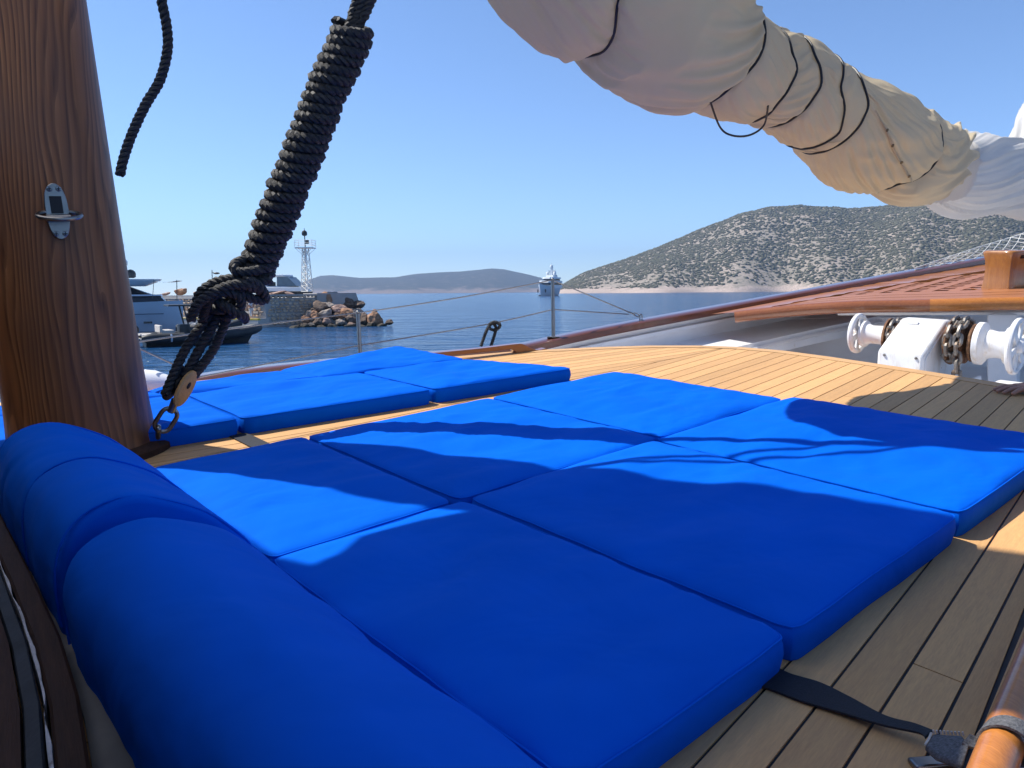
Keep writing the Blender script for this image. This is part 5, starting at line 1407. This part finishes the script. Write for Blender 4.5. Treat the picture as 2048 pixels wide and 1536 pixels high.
def rock(px, py, hw, hh_, kind, y, label, k):
    c = at_y(px, py, y); s = y / F
    rg = np.random.default_rng(100 + k)
    a_ = rg.uniform(0, 6.3); ex = A3([math.cos(a_), math.sin(a_), rg.uniform(-.2, .2)]); ex /= np.linalg.norm(ex)
    import mathutils
    bm_v = []
    dirs = []
    n = 26
    for i in range(n + 1):
        t = math.pi * i / n; dirs.append([[math.sin(t) * math.cos(x), math.sin(t) * math.sin(x), math.cos(t)] for x in np.linspace(0, 2 * np.pi, 32, endpoint=False)])
    G = A3(dirs)
    # angular: cut the ball by random planes, then roughen
    r = np.full(G.shape[:2], 1.0)
    for _ in range(15):
        pn_ = rg.normal(size=3); pn_ /= np.linalg.norm(pn_); dd_ = rg.uniform(.55, .92)
        dt = G @ pn_; r = np.where(dt > .05, np.minimum(r, dd_ / np.maximum(dt, .05)), r)
    r = r * (1 + .13 * fbm(G * 2.6 + k, 5, k))
    r /= r.max() * .92
    G = G * r[..., None]
    X, Y, Z = CR, A3([0, 1.0, 0]), A3([0, 0, 1.0])
    tilt = rg.uniform(-.35, .35); X2 = X * math.cos(tilt) + Z * math.sin(tilt); Z2 = Z * math.cos(tilt) - X * math.sin(tilt)
    V_ = c + G[..., :1] * X2 * hw * s * 1.12 + G[..., 1:2] * Y * (hw + hh_) * .55 * s * 1.1 + G[..., 2:3] * Z2 * hh_ * s * 1.18
    mb = MB(); mb.grid(V_, cv=True)
    o = mb.build('boulder', RM[kind][1], smooth=True, ang=28)
    zone = 'under the shaded pier wall' if px < 628 else 'below the concrete end block' if px < 660 else 'in the middle of the breakwater heap' if px < 690 else 'in the outer part of the heap' if px < 722 else 'near the breakwater tip'
    lev = 'on top' if py < 612 else 'in the upper row' if py < 628 else 'in the lower row' if py < 646 else 'at the waterline'
    size = 'low ' if hh_ < 5.5 else 'tall ' if hh_ > .95 * hw else 'long ' if hw > 1.75 * hh_ else ''
    lab = label or f"{'larger' if hw > 11 else 'smaller'} {size}{RM[kind][0]} boulder {lev} {zone}"
    tag(o, lab, 'boulder', 'boulders of the breakwater')
for k, q in enumerate(rocks): rock(*q, k)
# rubble behind the wall, seen over the coping
for k, (px, py, hw, hh_, lab) in enumerate(((363, 583, 14, 7, 'round topped brown boulder showing above the pier coping'), (395, 587, 8, 3, 'low pinkish rock showing above the pier coping'), (548, 588, 22, 3, 'flat pinkish rock heap edge above the coping below the motorboat'), (582, 588, 14, 3, 'flat rock by the beacon foot above the coping'), (330, 588, 10, 3, 'small rock above the coping beside the yacht awning'))):
    rock(px, py, hw, hh_, 2 if k else 0, 82, lab, 60 + k)

# ------------------------------------------------------------------ light beacon
bcn = thing('light_beacon', at_y(616, 588, 74) * A3([1, 1, 0]) + A3([0, 0, TOPZ]), 'white lattice light beacon tower with a railed platform and dark lantern', 'light beacon')
bY = 74.0
def bp(px, py, dy=0): return at_y(px, py, bY + dy)
legs_ = [((603.5, 482 + 16), (602, 582), .0), ((616, 498), (615, 582), -.9), ((617, 498), (627, 582), .9), ((612, 498), (620, 582), .4)]
tops = [bp(604.5, 497), bp(611.5, 497, -.5), bp(617, 497, .2), bp(610, 497, .6)]
feet = [bp(602.5, 583), bp(616, 583, -.9), bp(626, 583, .3), bp(612, 583, 1.1)]
for a_, b_ in zip(tops, feet): MB().tube([a_, b_], .045, 6).build('leg', M['tower_paint'], bcn)
mb = MB()
for k in range(4):
    q0, q1 = k, (k + 1) % 4
    lv = [0, .22, .42, .58, .72, .86, 1.0]
    for i in range(len(lv) - 1):
        a0, a1 = tops[q0] * (1 - lv[i]) + feet[q0] * lv[i], tops[q1] * (1 - lv[i]) + feet[q1] * lv[i]
        b0_, b1_ = tops[q0] * (1 - lv[i + 1]) + feet[q0] * lv[i + 1], tops[q1] * (1 - lv[i + 1]) + feet[q1] * lv[i + 1]
        mb.tube([a0, b1_], .022, 4); mb.tube([a1, b0_], .022, 4); mb.tube([b0_, b1_], .022, 4)
mb.build('bracing', M['tower_paint'], bcn)
mb = MB()
for t in np.linspace(.02, .98, 26):
    a_, b_ = tops[0] * (1 - t) + feet[0] * t, tops[1] * (1 - t) + feet[1] * t
    mb.tube([a_ * .8 + b_ * .2, a_ * .25 + b_ * .75], .02, 4)
mb.build('ladder', M['dark_metal'], bcn)
pc = bp(610.5, 496); hw_ = 17 * bY / F
MB().box(pc, A3([hw_, 0, 0]), A3([0, hw_ * .8, 0]), A3([0, 0, .04])).build('platform', M['tower_paint'], bcn)
mb = MB()
cs = [pc + A3([sx * hw_, sy * hw_ * .8, 0]) for sx, sy in ((-1, -1), (1, -1), (1, 1), (-1, 1))]
for k in range(4):
    for h_ in (.28, .5, .74): mb.tube([cs[k] + A3([0, 0, h_]), cs[(k + 1) % 4] + A3([0, 0, h_])], .016, 4)
    mb.tube([cs[k], cs[k] + A3([0, 0, .76])], .022, 4); mb.tube([cs[k], tops[k] + A3([0, 0, -.6])], .02, 4)
mb.build('railing', M['tower_paint'], bcn)
MB().tube([pc, bp(609, 467)], .05, 8).build('pole', M['dark_metal'], bcn)
lt = MB().lathe(bp(609, 472), [0, 0, 1], [(0, .12), (.08, .26), (.36, .27), (.40, .20), (.46, .22), (.52, .10), (.60, .03), (.78, .02)], 14).build('lantern', M['dark_metal'], bcn)
MB().box(bp(614.5, 484), A3([.14, 0, 0]), A3([0, .1, 0]), A3([0, 0, .18])).build('control_box', M['dark_metal'], bcn)

# lamp post on the pier
lp = thing('lamp_post', at_y(425, 588, 84) * A3([1, 1, 0]) + A3([0, 0, TOPZ - .3]), 'slim street lamp post with one flat lamp head standing on the pier', 'street lamp')
MB().tube([at_y(425, 592, 84), at_y(424, 540, 84)], .045, 8).build('post', M['dark_metal'], lp)
MB().tube([at_y(424, 545, 84), at_y(432, 546, 84)], .035, 6).build('arm', M['dark_metal'], lp)
MB().ell(at_y(433, 546.5, 84), A3([.38, 0, 0]), A3([0, .2, 0]), A3([0, 0, .12])).build('lamp_head', M['dark_metal'], lp)

# ================================================================== BOATS
class Fr:
    def __init__(s, o, h): s.o = A3(o, float); s.x = A3([math.cos(h), math.sin(h), 0]); s.y = A3([-math.sin(h), math.cos(h), 0]); s.z = A3([0, 0, 1.0])
    def p(s, x, y, z): return s.o + s.x * x + s.y * y + s.z * z
def hull_mb(fr, L, B, sheer0, sheer1, draft=.5, flare=1.0, full=.45, n=28, rake=.06):
    G = []
    for i in range(n + 1):
        t = i / n
        b = B / 2 * (1 if t < full else max(0.0, 1 - ((t - full) / (1 - full)) ** 2.2)) * (.9 + .1 * min(1, t / .2))
        zs = sheer0 + (sheer1 - sheer0) * t ** 2
        lo = .78 - .35 * max(0, (t - full) / (1 - full))
        xx = lambda z: L * t + rake * L * t ** 3 * (z / max(zs, .1))
        row = []
        for s_ in (1, -1):
            seq = [(0, -draft), (b * lo * .8, -draft * .3), (b * lo, .25 * zs), (b * (lo + (1 - lo) * .5), .6 * zs), (b, zs)]
            row.append([fr.p(xx(z), s_ * y, z) for y, z in seq])
        G.append(row[0][::-1] + row[1][1:])
    mb = MB(); mb.grid(A3(G)); m = 9
    mb.f.append(tuple(range(m)))
    for i in range(n): mb.f.append((i * m, i * m + 8, (i + 1) * m + 8, (i + 1) * m))
    return mb
def house(fr, pts, zs, name, mat, parent, taper=.0, bevel=0):
    """pts: plan outline (x, y>=0) from stern to bow, mirrored; zs: (bottom, top); taper shrinks the top and rakes the front"""
    pl = [(x, y) for x, y in pts] + [(x, -y) for x, y in pts[::-1]]
    x1 = max(x for x, y in pts); x0 = min(x for x, y in pts)
    def tp(x, y): k = (x - x0) / (x1 - x0); return (x - taper * k ** 2 * (zs[1] - zs[0]), y * (1 - .06 * min(taper, 2)))
    n = len(pl); mb = MB()
    V_ = [fr.p(x, y, zs[0]) for x, y in pl] + [fr.p(*tp(x, y), zs[1]) for x, y in pl]
    mb.add(V_, [tuple(range(n))[::-1], tuple(range(n, 2 * n))] + [(i, (i + 1) % n, n + (i + 1) % n, n + i) for i in range(n)])
    return mb.build(name, mat, parent, bevel=bevel)

# motor yacht moored at the quay, left
fy = Fr(at_y(150, 640, 62) * A3([1, 1, 0]), math.radians(14))
yt = thing('motor_yacht', fy.o, 'silver grey motor yacht with raked flybridge moored at the pier behind the mast', 'motor yacht')
hull_mb(fy, 8.3 * 1.0, 4.4, 2.35, 2.55, full=.5, rake=.02).build('hull', M['hull_grey'], yt, ang=50)
for x in (2.2, 4.2, 6.0): MB().box(fy.p(x, -2.16 + (0 if x < 5 else .18), .75), fy.x * .32, fy.y * .05, fy.z * .09).build('porthole', M['glass_dark'], yt)
MB().tube([fy.p(x, -2.23 + max(0, (x - 4.2)) ** 2 * .05, 1.45) for x in np.linspace(0, 7.2, 20)], .03, 5).build('rub_rail', M['dark_metal'], yt)
house(fy, [(-1, 1.75), (3.6, 1.8), (5.6, 1.3), (7.2, .3)], (2.36, 2.95), 'window_band', M['glass_dark'], yt, .9)
house(fy, [(-1, 1.8), (3.4, 1.86), (5.6, 1.35), (6.8, .35)], (2.93, 3.06), 'cabin_trim', M['hull_grey'], yt, .4)
house(fy, [(-1, 1.6), (2.8, 1.6), (4.6, 1.1), (6.1, .3)], (3.05, 4.0), 'windscreen', M['glass_dark'], yt, 2.6)
house(fy, [(-1, 1.7), (4.2, 1.75), (6.0, 1.0), (6.6, .5)], (4.15, 4.34), 'hardtop', M['far_white'], yt, -1.2, .05)
house(fy, [(-1, 1.6), (3.2, 1.62), (4.9, 1.1), (5.5, .6)], (3.75, 4.16), 'flybridge_coaming', M['far_white'], yt, -2.6)
for x, y in ((2.9, -1.2), (.6, -1.5)): MB().tube([fy.p(x, y, 3.0), fy.p(x - .2, y, 4.2)], .07, 6).build('strut', M['far_white'], yt)
def dome(c, r, mat): 
    return MB().lathe(c, [0, 0, 1], [(0, r * .6), (r * .2, r * .95), (r * .9, r), (r * 1.3, r * .88), (r * 1.65, r * .55), (r * 1.8, r * .1)], 16).build('radar_dome', mat, yt)
dome(at_y(262, 556, 63.5), .40, M['dark_metal']); dome(at_y(247, 532, 63.2), .34, M['far_white']); dome(at_y(244, 552, 63.6), .34, M['far_white'])
MB().tube([at_y(246, 548, 63.4), at_y(248, 484, 63.4)], .018, 5).build('aerial', M['far_white'], yt)
MB().tube([at_y(240, 548, 63.4), at_y(240, 508, 63.4)], .03, 5).build('aerial', M['dark_metal'], yt)
sa = thing('sun_shade', at_y(353, 600, 58), 'thin grey shade cloth stretched from the yacht roof to a slim pole', 'awning')
MB().tube([at_y(354, 602, 58), at_y(353.5, 560, 58)], .028, 6).build('pole', M['dark_metal'], sa)
MB().tube([at_y(305, 597, 58.5), at_y(308, 560, 58.5)], .02, 6).build('pole', M['dark_metal'], sa)
a0, a1 = at_y(312, 562.5, 59), at_y(353.5, 561.5, 58); sag = A3([0, 0, -.10])
mb = MB(); mb.grid(A3([[a0 * (1 - t) + a1 * t + sag * 4 * t * (1 - t) + A3([0, d, .0]) for t in np.linspace(0, 1, 10)] for d in (0, .5, 1.0)] )); 
mb.grid(A3([[a0 * (1 - t) + a1 * t + sag * 4 * t * (1 - t) + A3([0, d, .012]) for t in np.linspace(0, 1, 10)] for d in (1.0, .5, 0)])); mb.build('cloth', M['hull_grey'], sa)

# inflatable tender in front of it
fr = Fr(at_y(288, 676, 43.5) * A3([1, 1, 0]), math.radians(36))
rb = thing('inflatable_boat', fr.o, 'black rigid inflatable boat with canopy, pale seats and an outboard engine', 'boat')
for s_ in (-1, 1):
    P = spline([fr.p(-.3, s_ * 1.02, .52), fr.p(1.5, s_ * 1.08, .5), fr.p(4.2, s_ * 1.08, .56), fr.p(5.8, s_ * .75, .72), fr.p(6.7, 0, .9)], 8)
    r_ = np.full(len(P), .29); r_[:3] = (.12, .2, .26); r_[-4:] = (.28, .27, .26, .25)
    MB().tube(P, r_, 14).build('tube', M['rib_rubber'], rb)
    for x in (1.1, 3.0): MB().tube(spline([fr.p(x + .14 * math.cos(q), s_ * (1.08 + .3 * math.cos(p_)), .52 + .3 * math.sin(p_)) for p_, q in ((-.8, 0), (0, 0), (.8, 0))], 4), .05, 5).build('patch', M['hull_grey'], rb)
hull_mb(fr, 6.0, 1.7, .42, .6, draft=.3).build('hull', M['dark_metal'], rb, ang=50)
MB().box(fr.p(2.6, 0, .46), fr.x * 2.9, fr.y * .8, fr.z * .03).build('deck_floor', M['cushion_pale'], rb)
MB().box(fr.p(.15, 0, .68), fr.x * .35, fr.y * .85, fr.z * .06).build('swim_step', M['cushion_pale'], rb, bevel=.03)
MB().box(fr.p(1.2, 0, .82), fr.x * .35, fr.y * .75, fr.z * .13).build('seat', M['cushion_pale'], rb, bevel=.05)
MB().box(fr.p(.82, 0, 1.02), fr.x * .08, fr.y * .75, fr.z * .22).build('backrest', M['cushion_pale'], rb, bevel=.04)
MB().box(fr.p(2.2, 0, .95), fr.x * .3, fr.y * .4, fr.z * .3).build('helm_seat', M['dark_metal'], rb, bevel=.04)
MB().prism([fr.p(3.0, -.45, .5), fr.p(3.7, -.45, .5), fr.p(3.6, -.45, 1.05), fr.p(3.3, -.45, 1.35), fr.p(3.0, -.45, 1.3)], fr.y * .9).build('console', M['dark_metal'], rb, bevel=.03)
MB().prism([fr.p(3.30, -.42, 1.35), fr.p(3.34, -.42, 1.35), fr.p(2.96, -.42, 1.95), fr.p(2.92, -.42, 1.95)], fr.y * .84).build('windscreen', M['glass_dark'], rb)
for x in (2.5, 3.55):
    for s_ in (-1, 1): MB().tube([fr.p(x, s_ * .62, .5), fr.p(x - .35, s_ * .55, 2.35)], .05, 6).build('canopy_post', M['dark_metal'], rb)
house(Fr(fr.p(0, 0, 0), math.radians(36)), [(1.3, .7), (3.4, .75), (4.3, .55), (4.6, .2)], (2.33, 2.43), 'canopy_top', M['dark_metal'], rb, .5, .02)
eng = thing('outboard_engine', fr.p(-.55, 0, .2), 'black outboard engine with a pale cowl top on the inflatable stern', 'engine')
eng.parent = rb; eng.location = fr.p(-.55, 0, .2) - fr.o; del eng['category']; del eng['label']
MB().ell(fr.p(-.6, 0, 1.0), fr.x * .38, fr.y * .26, fr.z * .34, 10, 16).build('cowl', M['black_plastic'], eng)
MB().ell(fr.p(-.63, 0, 1.17), fr.x * .30, fr.y * .22, fr.z * .22, 8, 14).build('cowl_top', M['hull_grey'], eng)
MB().prism([fr.p(-.75, -.1, -.3), fr.p(-.45, -.1, -.3), fr.p(-.38, -.1, .8), fr.p(-.75, -.1, .8)], fr.y * .2).build('leg', M['black_plastic'], eng)
MB().box(fr.p(-.12, -.5, .62), fr.x * .012, fr.y * .22, fr.z * .1).build('number_plate', M['far_white'], rb)

# second dark boat bow tied up nearer the quay corner
fr2 = Fr(at_y(368, 664, 56) * A3([1, 1, 0]), math.radians(10))
r2b = thing('dinghy', fr2.o, 'dark inflatable dinghy tied to the quay behind the rope tackle', 'boat')
for s_ in (-1, 1):
    P = spline([fr2.p(-.3, s_ * .8, .5), fr2.p(2.2, s_ * .85, .5), fr2.p(3.4, s_ * .6, .65), fr2.p(4.0, 0, .85)], 8); MB().tube(P, .30, 12).build('tube', M['rib_rubber'], r2b)
hull_mb(fr2, 3.6, 1.4, .42, .6, draft=.3).build('hull', M['dark_metal'], r2b)
MB().box(fr2.p(1.0, 0, .72), fr2.x * .3, fr2.y * .7, fr2.z * .12).build('seat', M['cushion_pale'], r2b, bevel=.03)
MB().prism([fr2.p(1.5, -.35, .5), fr2.p(2.1, -.35, .5), fr2.p(2.0, -.35, 1.2), fr2.p(1.6, -.35, 1.35)], fr2.y * .7).build('console', M['dark_metal'], r2b, bevel=.03)

# flybridge boat behind the pier
fm = Fr(at_y(527, 588, 84) * A3([1, 1, 0]), math.radians(-8))
fmb = thing('motorboat', fm.o, 'grey white cabin cruiser with rounded hardtop showing behind the pier wall', 'motorboat')
hull_mb(fm, 5.6, 3.6, 3.3, 3.25, full=.3, rake=.04).build('hull', M['dark_metal'], fmb, ang=50)
house(fm, [(-.5, 1.7), (3.2, 1.72), (4.8, 1.1), (5.6, .3)], (3.28, 3.75), 'deck_side', M['far_white'], fmb, .6, .03)
house(fm, [(-.3, 1.5), (2.2, 1.5), (3.6, 1.0), (4.0, .5)], (3.74, 3.85), 'cabin_base', M['hull_grey'], fmb, .5)
MB().prism([fm.p(2.3, -1.3, 3.85), fm.p(4.4, -1.0, 3.85), fm.p(3.35, -1.0, 4.9), fm.p(2.3, -1.3, 4.9)], fm.y * 2.3).build('windscreen', M['glass_pale'], fmb, bevel=.05)
house(fm, [(-.2, 1.45), (2.0, 1.5), (3.0, 1.2), (3.4, .6)], (4.9, 5.14), 'hardtop', M['far_white'], fmb, .6, .06)
for x in (-.1, 1.0):
    for s_ in (-1, 1): MB().tube([fm.p(x, s_ * 1.35, 3.8), fm.p(x + .1, s_ * 1.3, 4.95)], .05, 6).build('post', M['hull_grey'], fmb)
MB().box(fm.p(.9, .2, 4.05), fm.x * .3, fm.y * .5, fm.z * .3).build('helm_seat', M['dark_metal'], fmb, bevel=.05)
MB().lathe(fm.p(1.0, 0, 5.12), [0, 0, 1], [(0, .2), (.15, .12), (.3, .28), (.6, .26), (.7, .1)], 14).build('radar_dome', M['dark_metal'], fmb)
MB().box(fm.p(.6, 0, 5.85), fm.x * .05, fm.y * .5, fm.z * .04).build('radar_bar', M['hull_grey'], fmb)

# large white yacht at anchor
fs = Fr(at_y(1092, 592, 520) * A3([1, 1, 0]) + A3([6, 12, 0]), math.radians(-110))
sy_ = thing('large_yacht', fs.o, 'large white multi deck motor yacht at anchor, seen almost bow on', 'yacht')
hull_mb(fs, 30, 11.5, 5.2, 8.2, draft=1.5, full=.35, rake=.10).build('hull', M['hull_blue'], sy_, ang=60)
house(fs, [(-3, 5.6), (14, 5.7), (19, 4.4), (21, 2)], (5.3, 7.6), 'main_deck', M['far_white'], sy_, .3)
house(fs, [(-1, 5.55), (14.5, 5.66), (19.6, 4.45), (21.7, 2.1)], (7.6, 9.2), 'window_band', M['glass_dark'], sy_, .3)
house(fs, [(-2, 5.9), (14, 5.9), (18.6, 4.8), (20.8, 2.4)], (9.2, 10.6), 'bridge_deck', M['far_white'], sy_, .5)
house(fs, [(0, 4.8), (11, 4.9), (15, 3.9), (17, 2)], (10.6, 11.9), 'window_band', M['glass_dark'], sy_, .4)
house(fs, [(-1, 5.2), (10, 5.2), (14, 4.0), (16, 2)], (11.9, 13.0), 'sun_deck', M['far_white'], sy_, .6)
house(fs, [(2, 3.4), (8, 3.4), (10, 2.6)], (13, 14.6), 'upper_house', M['far_white'], sy_, .5)
for x, y, z, r in ((6, 2.6, 14.6, 1.2), (6, -2.6, 14.6, 1.2), (3, 1.5, 15.8, 1.1), (4, -1.2, 16.0, 1.0), (5, 0, 19.6, 1.1)):
    MB().lathe(fs.p(x, y, z), [0, 0, 1], [(0, r * .6), (r * .3, r), (r * 1.2, r), (r * 1.8, r * .6), (r * 2, .1)], 10).build('radar_dome', M['far_white'], sy_)
MB().prism([fs.p(3.6, -1.0, 14), fs.p(6.0, -1.0, 14), fs.p(5.2, -.6, 20), fs.p(4.2, -.6, 20)], fs.y * 1.6).build('mast', M['far_white'], sy_)
MB().box(fs.p(4.8, 0, 17.6), fs.x * .3, fs.y * 2.6, fs.z * .2).build('mast_spreader', M['far_white'], sy_)
MB().tube([fs.p(4.8, 0, 20), fs.p(4.8, 0, 23)], .12, 5).build('aerial', M['far_white'], sy_)
for s_ in (-1, 1): MB().ell(fs.p(28.0, s_ * 2.7, 3.6), fs.x * .5, fs.y * .5, fs.z * 1.3, 6, 8).build('anchor', M['dark_metal'], sy_)
MB().tube([fs.p(x, -5.9 + max(0, (x - 12)) ** 2 * .02, .4) for x in np.linspace(0, 26, 12)], .45, 5).build('boot_stripe', M['dark_metal'], sy_)

# tidy helper properties
for o in bpy.data.objects:
    if '_w' in o: del o['_w']
